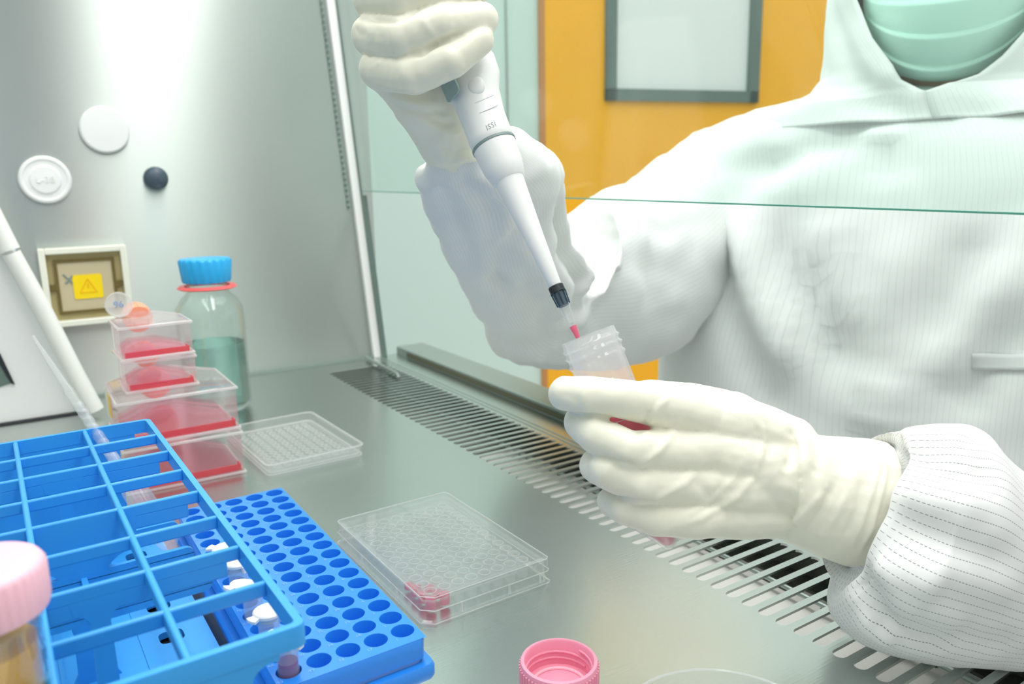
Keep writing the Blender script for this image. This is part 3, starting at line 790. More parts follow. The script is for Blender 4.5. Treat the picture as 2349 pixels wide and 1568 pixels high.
# ------------------------------------------------------------------ well plates
def plate_base(o, w, l, h, wells, mat, wr=.0033, rim=True):
    # skirt + deck
    b = MB()
    def rg(e, z, ch=.004): 
        x, y = w / 2 - e, l / 2 - e
        return [(-x + ch, -y, z), (x - ch, -y, z), (x, -y + ch, z), (x, y - ch, z), (x - ch, y, z), (-x + ch, y, z), (-x, y - ch, z), (-x, -y + ch, z)]
    b.loft([rg(.0016, .0024), rg(.0010, .0), rg(0, 0), rg(0, .0026), rg(.0012, .0030), rg(.0016, h), rg(.0030, h), rg(.0034, h - .0022)], cap=False)
    ob('plate_skirt', b, mat, o, local=True, smooth=None, fix=True)
    b = MB(); x, y = w / 2 - .0034, l / 2 - .0034; z = h - .0022; N = 16
    for i in range(wells[0]):
        for j in range(wells[1]):
            cx = (i - (wells[0] - 1) / 2) * .009; cy = (j - (wells[1] - 1) / 2) * .009; vs = []
            for rad_, zz_ in ((wr, z), (None, z), (wr, z + .0012), (wr * .93, z + .0012), (wr * .9, .0022)):
                for k in range(N):
                    a = 2 * PI * k / N; s = rad_ if rad_ else .0045 / max(abs(math.cos(a)), abs(math.sin(a)))
                    vs.append((cx + s * math.cos(a), cy + s * math.sin(a), zz_))
            fs = []
            for q in range(N):
                q2 = (q + 1) % N
                fs += [(q, q2, N + q2, N + q), (q, q2, 2 * N + q2, 2 * N + q), (2 * N + q, 2 * N + q2, 3 * N + q2, 3 * N + q), (3 * N + q, 3 * N + q2, 4 * N + q2, 4 * N + q)]
            fs.append(tuple(range(4 * N, 5 * N))); b.add(vs, fs)
    return b
o = thing('well_plate', 'clear lidded multi-well plate with pink wells beside the blue microtube rack', 'well plate', (.2062, .4134, 0), .0205)
pw, pl_ = .08548, .12776
b = plate_base(o, pw, pl_, .0138, (8, 12), 'plate'); ob('wells', b, 'plate', o, local=True, smooth=None, fix=False)
for i, j, f in ((0, 0, 1), (0, 1, .9), (0, 2, .8), (1, 0, 1), (1, 1, .5), (1, 2, .3), (0, 3, .4)):
    cx = (i - 3.5) * .009; cy = (j - 5.5) * .009
    b = MB(); b.lathe([(0, .0024), (.0029, .0024), (.0030, .0024 + .006 * f), (0, .0024 + .006 * f)], 16, Matrix.Translation((cx, cy, 0))); ob('pink_sample', b, 'pink_liq', o, local=True)
b = MB()
def rg(e, z, ch=.006): 
    x, y = pw / 2 - e, pl_ / 2 - e
    return [(-x + ch, -y, z), (x - .002, -y, z), (x, -y + .002, z), (x, y - .002, z), (x - .002, y, z), (-x + .002, y, z), (-x, y - .002, z), (-x, -y + ch, z)]
b.loft([rg(.0006, .0085), rg(.0006, .0158), rg(.0012, .0165), rg(.0026, .0168), rg(.0030, .0160)], cap=False)
n = 8; o_ = len(b.v) - n; b.f.append(tuple(o_ + k for k in range(n)))
lid = ob('lid', b, 'plate_lid', o, local=True, smooth=None)
b = MB(); 
for rr_ in (rg(.0008, .0164), rg(.0004, .0086), rg(0, .0012)): b.tube([Vector(p) for p in rr_ + rr_[:1]], .00035, 6)
for x in (-.020, .012, .034): b.box(x, -pl_ / 2 - .0004, .003, x + .0009, -pl_ / 2 + .0006, .009)
for y in (-.03, .02): b.box(-pw / 2 - .0004, y, .003, -pw / 2 + .0006, y + .0009, .009)
ob('moulded_edges', b, 'clear_edge', o, local=True)
b = MB()
for i in range(8):
    for j in range(12):
        cx = (i - 3.5) * .009; cy = (j - 5.5) * .009
        b.tube([(cx + .0035 * math.cos(a * PI / 8), cy + .0035 * math.sin(a * PI / 8), .0132) for a in range(17)], .00018, 5, cap=False)
ob('well_rims', b, 'clear_edge', o, local=True)
# second plate: a shallow open lid lying further back
o = thing('plate_lid', 'empty clear shallow plate in front of the grille beside the flask stack', 'well plate', (.1995, .692, 0), .04)
b = MB()
def rg2(e, z, r=.006): return [(x, y, z) for x, y in rrect(pw - 2 * e, pl_ - 2 * e, r, 4)]
b.loft([rg2(.004, .0006), rg2(.0012, .0006), rg2(.0002, .0012), rg2(0, .0085), rg2(-.0012, .0090), rg2(-.0012, .0100), rg2(.0012, .0100), rg2(.0016, .0020), rg2(.004, .0018)], cap=False)
n = len(rg2(0, 0)); k0 = len(b.v) - n; b.f.append(tuple(k0 + k for k in range(n)))
ob('tray', b, 'plate', o, local=True, smooth=35)
b = MB()
for i in range(8):
    for j in range(12):
        cx = (i - 3.5) * .0088; cy = (j - 5.5) * .0092
        b.tube([(cx + .0030 * math.cos(a * PI / 6), cy + .0030 * math.sin(a * PI / 6), .0022) for a in range(13)], .00028, 5, cap=False)
ob('well_print', b, 'clear_edge', o, local=True)
b = MB(); 
for rr_ in (rg2(-.0012, .0098), rg2(.0014, .0022), rg2(-.0002, .0006)): b.tube([Vector(p) for p in rr_ + rr_[:1]], .0006, 6)
ob('rim_edge', b, 'clear_edge', o, local=True)

# ------------------------------------------------------------------ loose pink cap and petri dish
o = thing('screw_cap', 'pink ribbed screw cap lying open side up on the steel floor', 'cap', (.1945, .2667, 0))
b = MB(); b.lathe([(0, .0005), (.0172, .0004), (.0182, .0014), (.0184, .0145), (.0180, .0160), (.0166, .0163), (.0160, .0155), (.0158, .0034), (.0140, .0026), (0, .0024)], 200, rad=lambda a, z: 1 + (.012 * math.cos(48 * a) if .001 < z < .0148 and True else 0) if False else 1)
ob('shell', b, 'pink', o, local=True, smooth=50)
b = MB(); 
for k in range(56):
    a = 2 * PI * k / 56; b.tube([(.0184 * math.cos(a), .0184 * math.sin(a), .0012), (.0186 * math.cos(a), .0186 * math.sin(a), .0140)], [.0006, .0005], 6)
ob('grip_ribs', b, 'pink', o, local=True)
b = MB()
hel = [(.0158 * math.cos(a / 24 * 2 * PI), .0158 * math.sin(a / 24 * 2 * PI), .0065 + .0032 * a / 24) for a in range(50)]
b.tube(hel, .0006, 8); ob('thread', b, 'pink', o, local=True)
b = MB(); b.tube([(.0128 * math.cos(a * PI / 20), .0128 * math.sin(a * PI / 20), .0030) for a in range(41)], .0009, 8, cap=False); ob('sealing_ring', b, 'pink_pale', o, local=True)
o = thing('petri_dish', 'clear round petri dish at the bottom edge beside the pink cap', 'dish', (.2245, .1900, 0))
b = MB(); b.lathe([(0, .0008), (.0445, .0006), (.0452, .0012), (.0455, .0118), (.0440, .0120), (.0436, .0022), (0, .0020)], 96); ob('dish', b, 'plate', o, local=True, smooth=50)
b = MB()
for r_, z in ((.0455, .0116), (.0438, .0030), (.0448, .0010)): b.tube([(r_ * math.cos(a * PI / 48), r_ * math.sin(a * PI / 48), z) for a in range(97)], .0006, 6, cap=False)
ob('dish_rim', b, 'clear_edge', o, local=True)

# ------------------------------------------------------------------ tube held by the left hand
top = at(1348, 768, .398); tip = at(1531, 1236, .392)
axu = (top - tip).normalized()
qrot = axu.to_track_quat('Z', 'Y').to_euler()
base = top - axu * .115
held = falcon(base, tuple(qrot), 'open clear tube of pink liquid held in the gloved hand over the grille', None, 'clear_white', 'pink_medium', .087)
mw = Matrix.LocRotScale(base, qrot, None)
camdir = (mw.inverted() @ CAM).normalized(); ang = math.atan2(camdir.y, camdir.x)
for txt, z in (('45', .0885), ('40', .0745)):
    vs, fs = text_mesh(txt, .0062, .0001); b = MB(); vv = []
    for v in vs:
        a = ang + .12 + v.x / .0145; vv.append((.0146 * math.cos(a), .0146 * math.sin(a), z + v.y))
    b.add(vv, fs); ob('volume_mark', b, 'white_soft', held, local=True, smooth=None)
b = MB()
for z in (.0835, .0695, .0765): b.tube([(.0145 * math.cos(ang + a), .0145 * math.sin(ang + a), z) for a in np.linspace(-.9, .5, 10)], .00025, 5)
ob('scale_lines', b, 'white_soft', held, local=True)

# ------------------------------------------------------------------ pipette in the right hand
DP = .420
pa = at(1333, 790, .400); pb = at(1000, 30, .437)     # tip end -> top
pax = (pb - pa).normalized(); PLn = (pb - pa).length
pip = thing('pipette', 'white hand-held pipette with dark filter tip held in the raised gloved fist', 'pipette', pa)
sd = pax.cross(FW).normalized()      # sideways (image right-ish)
if sd.dot(RT) < 0: sd = -sd
fd_ = sd.cross(pax).normalized()
if fd_.dot(FW) > 0: fd_ = -fd_       # towards the camera
def S_(py):  # fraction along the axis for an image row
    return (790 - py) / (790 - 30)
def pring(s, hw, off=0., ht=None, n=36, cl=0.):
    c = pa + (pb - pa) * s + sd * off; ht = ht or hw
    return [c + sd * (hw * math.cos(2 * PI * k / n)) + fd_ * (ht * math.sin(2 * PI * k / n)) for k in range(n)]
def pl_loft(name, rows, mat, smooth=50):
    b = MB(); b.loft([pring(*r) for r in rows]); return ob(name, b, mat, pip, smooth=smooth)
px2m = lambda w: w * .41 / FPX
pl_loft('tip', [(S_(796), .0008), (S_(745), .0021), (S_(740), .0022), (S_(705), .0031), (S_(678), .0036), (S_(676), .0039), (S_(664), .0039), (S_(664), .0030), (S_(705), .0025), (S_(745), .0016)], 'clear')
pl_loft('tip_liquid', [(S_(776), .0011), (S_(752), .0019), (S_(751), .0018)], 'pink_liq')
pl_loft('filter', [(S_(708), .0026), (S_(690), .0030), (S_(672), .0034)], 'filter')
b = MB()
for k in range(8):
    a = 2 * PI * k / 8
    P0 = pa + (pb - pa) * S_(706) + (sd * math.cos(a) + fd_ * math.sin(a)) * .0033; P1 = pa + (pb - pa) * S_(678) + (sd * math.cos(a) + fd_ * math.sin(a)) * .0039
    b.tube([P0, P1], .0004, 6)
ob('tip_ribs', b, 'filter', pip)
pl_loft('collar', [(S_(680), .0037), (S_(679), .0041), (S_(666), .0041), (S_(665), .0037)], 'black')
pl_loft('shaft', [(S_(667), .0032), (S_(665), .0034), (S_(560), .0052), (S_(440), .0078), (S_(432), .0082)], 'white_pl')
pl_loft('lower_body', [(S_(436), .0070), (S_(430), .0090), (S_(400), .0112), (S_(352), .0120)], 'white_pl')
pl_loft('seam_ring', [(S_(354), .0119), (S_(353), .0124), (S_(348), .0124), (S_(347), .0119)], 'grey_line')
pl_loft('handle', [(S_(350), .0115), (S_(348), .0121), (S_(330), .0122), (S_(290), .0122, .0006), (S_(240), .0135, .0018, .0125), (S_(205), .0166, .0028, .0135), (S_(170), .0172, .0030, .0140), (S_(130), .0150, .0025, .013), (S_(60), .0125, .0, .012), (S_(0), .0120), (S_(-90), .0118), (S_(-95), .009), (S_(-130), .0075), (S_(-133), .004)], 'white_pl')
b = MB(); c = pa + (pb - pa) * S_(205)
b.prism(rrect(.012, .020, .002), -.0006, .0006, Matrix.Translation(c + sd * -.0098 + fd_ * .0112) @ Matrix((sd, pax, fd_)).transposed().to_4x4() @ Matrix.Rotation(math.radians(-50), 4, 'Y')); ob('side_window', b, pbr('grey_teal_window', (.33, .45, .43), .3), pip)
for zz_, w_ in ((262, .010), (285, .013)):
    b = MB(); c = pa + (pb - pa) * S_(zz_) + sd * .0012
    b.tube([c + sd * (.0128 * math.sin(a)) + fd_ * (.0122 * math.cos(a)) - pax * (.003 * math.cos(a * 1.6)) for a in np.linspace(-.2, .75, 12)], .00022, 5); ob('panel_line', b, 'pale_grey', pip)
b = MB(); c = pa + (pb - pa) * S_(238) + sd * .0032 + fd_ * .0118; b.sphere(c, (.0046, .0058, .0016), 20, 10, Matrix((sd, pax, fd_)).transposed()); ob('button', b, 'white_pl', pip, smooth=60)
vs, fs = text_mesh('ISSI', .0042, .0001); b = MB(); c = pa + (pb - pa) * S_(331)
b.add([c + sd * (.0123 * math.sin(.15 + v.x / .0123)) + fd_ * (.0123 * math.cos(.15 + v.x / .0123)) + pax * (v.y + .0016 * math.sin(.2 + v.x / .0123)) for v in vs], fs); ob('embossed_text', b, 'pale_grey', pip, smooth=None)

# ------------------------------------------------------------------ the person
person = thing('person', 'person in white striped cleanroom suit and green mask pipetting with gloved hands', 'person', (.77, .47, -.45))
def A_(*pts): return [at(*p) for p in pts]
# joints
RS, RE, RW = at(1700, 440, .93), at(1258, 690, .715), at(1046, 372, .478)
LS, LE, LW = Vector((.77, .235, .255)), Vector((.615, .115, .055)), at(1905, 1115, .402)

def left_hand(b, k=0.):
    """left hand: four fingers across the front of the tube, thumb behind it"""
    f = lambda pts, rads: b.chain(A_(*pts), [r - k for r in rads])
    f([(1640, 965, .395), (1560, 942, .383), (1420, 913, .3695), (1350, 907, .3700), (1298, 902, .3745)], [.0125, .0110, .0094, .0093, .0086])     # index, straight
    f([(1650, 1030, .393), (1575, 1038, .381), (1440, 1031, .3665), (1366, 997, .3700), (1332, 968, .382), (1372, 978, .412), (1412, 985, .421)], [.0125, .0110, .0096, .0090, .0085, .0085, .0080])
    f([(1655, 1110, .393), (1580, 1110, .382), (1465, 1108, .370), (1392, 1076, .3705), (1368, 1068, .386), (1420, 1075, .413), (1456, 1085, .419)], [.0120, .0112, .0100, .0092, .0086, .0082, .0078])
    f([(1660, 1180, .394), (1600, 1190, .384), (1505, 1186, .376), (1432, 1163, .3765), (1405, 1150, .388), (1450, 1150, .409), (1480, 1150, .413)], [.0112, .0100, .0090, .0082, .0078, .0074, .0070])
    # thumb from the side of the palm, passing behind the tube
    f([(1760, 1010, .404), (1680, 955, .412), (1580, 925, .4215), (1490, 914, .4215), (1430, 915, .420)], [.0155, .0135, .0115, .0105, .0088])
    # palm block
    f([(1590, 958, .392), (1700, 975, .395), (1810, 1020, .400)], [.0115, .0150, .0150])
    f([(1590, 1030, .391), (1700, 1050, .393), (1815, 1075, .400)], [.0130, .0165, .0165])
    f([(1590, 1110, .391), (1700, 1115, .393), (1815, 1125, .400)], [.0130, .0165, .0165])
    f([(1600, 1180, .392), (1700, 1172, .395), (1810, 1165, .400)], [.0115, .0145, .0150])
    f([(1640, 1010, .402), (1740, 1040, .405), (1640, 1110, .404), (1740, 1120, .405)], [.012, .014, .012, .014])
def left_wrist(b, k=0.):
    b.chain(A_((1740, 1075, .398), (1830, 1100, .4), (1900, 1118, .402), (1960, 1140, .402)), [.0220 - k, .0240 - k, .0235 - k, .0225 - k])
def right_hand(b, k=0.):
    f = lambda pts, rads: b.chain(A_(*pts), [r - k for r in rads])
    # curled fingers, lowest (little) to index: knuckle -> bend at left -> across the handle -> tip at right
    f([(955, 215, .468), (905, 185, .452), (868, 160, .430), (950, 172, .4065), (1035, 138, .4005), (1100, 92, .4045)], [.0120, .0115, .0108, .0102, .0092, .0080])
    f([(945, 120, .472), (890, 95, .452), (852, 82, .428), (930, 88, .4035), (1020, 55, .3985), (1108, 45, .4055)], [.0125, .0120, .0112, .0106, .0098, .0086])
    f([(945, 30, .472), (890, 12, .452), (856, 0, .428), (930, -2, .4035), (1015, -28, .400), (1100, -34, .4075)], [.0125, .0120, .0112, .0106, .0098, .0086])
    f([(955, -60, .472), (905, -78, .452), (872, -84, .430), (940, -88, .4055), (1020, -105, .4035), (1085, -108, .4105)], [.0120, .0115, .0108, .0102, .0094, .0082])
    # palm and heel of the hand
    f([(955, 215, .462), (955, 120, .466), (960, 30, .466), (970, -60, .466)], [.0150, .0165, .0165, .0155])
    f([(1010, 190, .462), (1020, 90, .468), (1030, -20, .468)], [.0160, .0165, .0155])
    f([(900, 190, .440), (960, 235, .446), (1015, 290, .462)], [.0105, .0155, .0195])
    f([(890, 130, .440), (950, 190, .447), (1000, 250, .458)], [.0115, .0165, .0195])
    # thumb up to the plunger
    f([(1050, 60, .476), (1075, -40, .474), (1060, -130, .458), (1010, -165, .444), (975, -170, .437)], [.0150, .0130, .0115, .0105, .0090])
def right_wrist(b, k=0.):
    b.chain(A_((985, 225, .456), (1020, 290, .462), (1032, 320, .468), (1042, 345, .473)), [.0230 - k, .0205 - k, .0200 - k, .0185 - k])

def z2(zx, zy): return (1200 + .4082 * zx, 640 + .4082 * zy)
def z1_(zx, zy): return (780 + .3188 * zx, .3188 * zy)
# gloves
b = MB(); left_hand(b); left_wrist(b)
lc = []       # wide rumpled cuff
for (tx, ty), (bx, by), D, hd in (((1800, 962), (1790, 1236), .400, .026), ((1835, 972), (1835, 1256), .401, .027), ((1880, 998), (1880, 1276), .401, .0275), ((1930, 1000), (1920, 1290), .4015, .028), ((1985, 1004), (1945, 1297), .402, .0285), ((2036, 1014), (1962, 1300), .4025, .029)):
    c = (at(tx, ty, D) + at(bx, by, D)) / 2; h = (at(tx, ty, D) - at(bx, by, D)) / 2
    lc.append([c + h * math.cos(2 * PI * k / 40) - FW * (hd * math.sin(2 * PI * k / 40)) for k in range(40)])
b.loft(lc)
gl = bake(b, 'glove', .0010, 7)
Z2 = lambda *p: [z2(*q) for q in p]
creases(gl, [
    (Z2((1230, 690), (1290, 740), (1340, 850), (1345, 960), (1300, 1110), (1200, 1230), (1000, 1340), (820, 1410)), 0.00099, 0.0020),
    (Z2((900, 770), (870, 830), (760, 970), (640, 1060)), 0.00099, 0.0021),
    (Z2((1010, 1040), (900, 1150), (730, 1250), (600, 1270)), 0.00093, 0.0023),
    (Z2((1240, 1000), (1180, 1130), (1060, 1240), (850, 1370)), 0.00087, 0.0021),
    (Z2((830, 650), (760, 720), (680, 850)), 0.00081, 0.0018),
    (Z2((960, 1110), (1060, 1230), (1160, 1150)), -0.00108, 0.0034),
    (Z2((720, 730), (660, 850), (620, 870)), -0.00108, 0.0016),
    (Z2((640, 1050), (520, 1020), (410, 995)), -0.00162, 0.0018),
    (Z2((750, 1250), (620, 1245), (490, 1215)), -0.00162, 0.0018),
    (Z2((680, 845), (560, 810), (420, 770), (270, 745)), -0.00126, 0.0017),
    (Z2((1490, 800), (1525, 900), (1500, 1010), (1470, 1100)), -0.00180, 0.0023),
    (Z2((1560, 800), (1580, 900), (1590, 1020), (1570, 1130)), 0.00087, 0.0029),
    (Z2((1700, 1180), (1600, 1290), (1470, 1420)), 0.00099, 0.0021),
    (Z2((1760, 1130), (1680, 1290), (1540, 1470)), -0.00144, 0.0021),
    (Z2((1830, 1170), (1760, 1320), (1640, 1500)), 0.00093, 0.0021),
    (Z2((1640, 900), (1660, 1010), (1640, 1120)), -0.00108, 0.0029),
    (Z2((1800, 880), (1790, 1000), (1830, 1120)), -0.00126, 0.0029),
    (Z2((1900, 1100), (1880, 1290), (1800, 1480)), -0.00108, 0.0023),
    (Z2((1940, 900), (2010, 1010), (1960, 1200), (1880, 1420), (1840, 1560)), 0.00081, 0.0016),
    (Z2((2040, 960), (2035, 1100), (1960, 1400), (1870, 1580)), 0.00099, 0.0014),
    (Z2((200, 640), (260, 660), (330, 690)), -0.00045, 0.0023),
])
rumple(gl, .0004, 90, 3)
link('glove', gl, 'glove', person, 180)

b = MB(); right_hand(b); right_wrist(b)
rc = []
for (lx, ly), (rx_, ry_), D, hd in (((985, 262), (1072, 232), .460, .021), ((992, 300), (1090, 275), .465, .022), ((998, 335), (1102, 320), .470, .023), ((1003, 368), (1112, 352), .475, .0235), ((1014, 400), (1122, 384), .479, .0245)):
    c = (at(lx, ly, D) + at(rx_, ry_, D)) / 2; h = (at(lx, ly, D) - at(rx_, ry_, D)) / 2
    rc.append([c + h * math.cos(2 * PI * k / 40) - FW * (hd * math.sin(2 * PI * k / 40)) for k in range(40)])
b.loft(rc)
gr = bake(b, 'glove', .0010, 7)
Z1 = lambda *p: [z1_(*q) for q in p]
creases(gr, [
    (Z1((110, 345), (300, 385), (460, 405)), 0.00099, 0.0021),
    (Z1((460, 405), (590, 385), (710, 305), (820, 255), (930, 235)), -0.00198, 0.0018),
    (Z1((230, 600), (400, 640), (560, 655), (690, 620), (740, 570)), 0.00093, 0.0021),
    (Z1((350, 690), (560, 750), (740, 735)), 0.00062, 0.0021),
    (Z1((420, 760), (600, 820), (820, 800)), -0.00090, 0.0023),
    (Z1((640, 850), (760, 890), (830, 880)), -0.00126, 0.0021),
    (Z1((180, 130), (390, 150), (480, 120), (600, 55)), -0.00180, 0.0018),
    (Z1((575, 110), (640, 210), (715, 300)), .0005, .0020),
    (Z1((100, 200), (140, 240), (200, 250)), -0.00072, 0.0023),
    (Z1((200, 500), (260, 470), (300, 440)), 0.00050, 0.0018),
    (Z1((700, 930), (800, 960), (900, 950)), 0.00056, 0.0021),
    (Z1((690, 1050), (820, 1090), (960, 1060)), -0.00081, 0.0023),
    (Z1((700, 1150), (800, 1225), (900, 1245), (1000, 1210)), 0.00074, 0.0014),
])
rumple(gr, .0004, 90, 9)
link('glove', gr, 'glove', person, 180)

# body: one continuous skin from hips to head and out to both hands
hdc = Vector((.742, .412, .418)); fdir = Vector((-.87, -.43, -.25)).normalized()
b = MB()
b.chain([(.80, .475, -.42), (.80, .475, -.15), (.79, .47, .05), (.785, .467, .19)], [.105, .10, .112, .105])
b.chain([(.80, .56, .05), (.79, .58, .18)], [.07, .075]); b.chain([(.80, .38, .05), (.79, .36, .18)], [.07, .075])
b.chain([RS, Vector((.80, .52, .255)), Vector((.80, .42, .255)), LS], [.042, .055, .055, .042])
b.chain([(.80, .468, .25), (.785, .45, .31), (.772, .425, .36)], [.055, .052, .052])
b.chain([RS, at(1440, 620, .83), RE, at(1150, 520, .58), RW], [.040, .036, .031, .027, .013])
b.chain([LS, LE, at(2710, 1185, .436), at(2500, 1275, .404), at(2200, 1225, .396), LW], [.040, .031, .028, .027, .026, .0195])
b.sphere(hdc + Vector((.03, .008, .035)), (.098, .076, .095), 24, 16)           # cranium
side = fdir.cross(Vector((0, 0, 1))).normalized(); upf = side.cross(fdir).normalized()
b.chain([hdc - upf * .01 - fdir * .02, hdc - upf * .055 + fdir * .028, hdc - upf * .083 + fdir * .040], [.066, .050, .027])   # face and jaw
b.chain([hdc + upf * .032 + fdir * .066, hdc - upf * .004 + fdir * .080], [.007, .011])                                       # nose
b.chain([hdc - upf * .035 + fdir * .070 - side * .016, hdc - upf * .035 + fdir * .078, hdc - upf * .035 + fdir * .070 + side * .016], [.008, .010, .008])   # lips
b.chain([hdc + upf * .045 + fdir * .064 - side * .035, hdc + upf * .047 + fdir * .071, hdc + upf * .045 + fdir * .064 + side * .035], [.006, .007, .006])  # brow
for s in (-1, 1): b.sphere(hdc + side * s * .073 - fdir * .012 + upf * .010, (.014, .010, .028), 12, 8)
left_hand(b, .0036); left_wrist(b, .006); right_hand(b, .0036); right_wrist(b, .005)
body = bake(b, 'body', .0028, 3)
link('body', body, 'skin', person, 180)
for s in (-1, 1):
    b = MB(); b.sphere(hdc + upf * .028 + fdir * .0585 + side * s * .031, .0105, 16, 12); ey = ob('eye', b, 'white_pl', person, smooth=180)
    b = MB(); b.sphere(hdc + upf * .026 + fdir * .0658 + side * s * .031, .0048, 12, 8); ob('iris', b, 'black', ey, smooth=180)

# coverall torso
n = 120
def tring(z, a, bb, cx=.775, cy=.478, p=2.5, yaw=.10):
    out = []
    for k in range(n):
        t = 2 * PI * k / n; c, s = math.cos(t), math.sin(t)
        x = bb * math.copysign(abs(c) ** (2 / p), c); y = a * math.copysign(abs(s) ** (2 / p), s)
        out.append(Vector((cx + x * math.cos(yaw) - y * math.sin(yaw), cy + x * math.sin(yaw) + y * math.cos(yaw), z)))
    return out
key = [(-.47, .275, .21), (-.42, .272, .185), (-.2, .265, .150), (-.05, .262, .142), (.08, .262, .142), (.17, .262, .140), (.23, .258, .132), (.265, .240, .122), (.290, .205, .112), (.308, .150, .098), (.314, .105, .085)]
rings = []
for i in range(len(key) - 1):
    steps = 12 if key[i + 1][0] - key[i][0] > .1 else 5
    for k in range(steps):
        t = k / steps; v = [key[i][j] * (1 - t) + key[i + 1][j] * t for j in range(3)]; rings.append(tring(*v))
rings.append(tring(*key[-1]))
b = MB(); b.loft(rings, uvscale=1.0)
me = b.mesh('coverall'); 
folds = [
    ([(1600, 520), (1640, 640), (1700, 800), (1790, 1010)], -0.0204, .022), ([(1760, 470), (1800, 610), (1880, 760), (1960, 900)], -0.0187, .022),
    ([(1690, 500), (1740, 680), (1830, 880)], 0.0136, .020), ([(1850, 500), (1900, 640), (1960, 760)], 0.0119, .020),
    ([(1920, 520), (1945, 640), (1960, 720)], -0.0119, .014), ([(2260, 520), (2190, 660), (2100, 830)], -0.0170, .022),
    ([(2330, 560), (2250, 720), (2150, 880)], 0.0136, .022), ([(2349, 690), (2250, 850), (2170, 960)], -0.0136, .02),
    ([(1960, 860), (2020, 900), (2080, 905)], 0.0102, .014), ([(1960, 930), (2010, 960), (2070, 985)], 0.0136, .012),
    ([(1640, 380), (1800, 370), (1930, 320), (1990, 290)], -0.0102, .014), ([(1780, 330), (1700, 420), (1660, 500)], -0.0119, .018),
    ([(1880, 330), (1850, 420), (1840, 480)], 0.0102, .018), ([(2040, 310), (2035, 360), (2030, 420)], -0.0068, .010),
    ([(2060, 540), (2040, 700), (2050, 980)], 0.0068, .010), ([(1950, 310), (2060, 305), (2070, 380)], 0.0051, .006)]
creases(me, folds); rumple(me, .0035, 16, 2)
suit = link('coverall', me, 'cloth', person, 180)
# chest pocket flap at right
b = MB(); P0 = [at(x, y, .705) for x, y in ((2236, 812), (2420, 806), (2420, 842), (2236, 850))]
# (sits just proud of the chest)
dgm = me; bv = BVHTree.FromPolygons([tuple(v) for v in np_co(me)], [tuple(p.vertices) for p in me.polygons])
def onchest(x, y, off):
    h = bv.ray_cast(CAM, ray(x, y)); return (h[0] - ray(x, y) * off) if h[0] else None
g = [[onchest(2232 + 30 * i, 812 + 9.5 * j, .003) for i in range(7)] for j in range(5)]
if all(v is not None for r_ in g for v in r_):
    vs = [v for r_ in g for v in r_]; fs = [(j * 7 + i, j * 7 + i + 1, (j + 1) * 7 + i + 1, (j + 1) * 7 + i) for j in range(4) for i in range(6)]
    b = MB(); b.add(vs, fs, [((0, 0),) * 4] * len(fs)); pk = ob('pocket_flap', b, 'cloth', suit, smooth=180, fix=False)
    s_ = pk.modifiers.new('s', 'SOLIDIFY'); s_.thickness = .003; s_.offset = 1

def sleeve(name, secs, mat, folds, rum, hd_f=.8, seed=0, m=72, sub=7, parent=None):
    """tube of cloth: each section is (top px, bottom px, depth, thickness factor)"""
    rings = []; R_ = []
    def cr(p0, p1, p2, p3, t):
        return .5 * ((2 * p1) + (-p0 + p2) * t + (2 * p0 - 5 * p1 + 4 * p2 - p3) * t * t + (-p0 + 3 * p1 - 3 * p2 + p3) * t ** 3)
    C = [((at(*s[0], s[2]) + at(*s[1], s[2])) / 2, (at(*s[0], s[2]) - at(*s[1], s[2])) / 2, s[3]) for s in secs]
    K = len(C)
    for i in range(K - 1):
        q = [C[max(i - 1, 0)], C[i], C[i + 1], C[min(i + 2, K - 1)]]
        for k in range(sub + (1 if i == K - 2 else 0)):
            t = k / sub
            c = cr(q[0][0], q[1][0], q[2][0], q[3][0], t); h = cr(q[0][1], q[1][1], q[2][1], q[3][1], t); f = q[1][2] * (1 - t) + q[2][2] * t
            R_.append((c, h, f))
    nr = len(R_); prev = None
    for i, (c, h, f) in enumerate(R_):
        # thickness direction: across the axis and away from the camera, turning smoothly along the sleeve
        ax_ = (R_[min(i + sub, nr - 1)][0] - R_[max(i - sub, 0)][0]).normalized(); hn = h.normalized(); dv = hn.cross(ax_)
        if dv.dot(FW) < 0: dv = -dv
        dv = dv * .5 + FW * .5; dv = (dv - hn * dv.dot(hn)).normalized()
        if prev is not None: dv = (prev * .7 + dv * .3); dv = (dv - hn * dv.dot(hn)).normalized()
        prev = dv
        rings.append([c + h * math.cos(2 * PI * k / m) - dv * (h.length * f * math.sin(2 * PI * k / m)) for k in range(m)])
    b = MB(); b.loft(rings, uvscale=1.0); me = b.mesh(name)
    creases(me, folds)
    if rum: rumple(me, rum, 38, seed)
    return link(name, me, mat, parent or suit, 180)

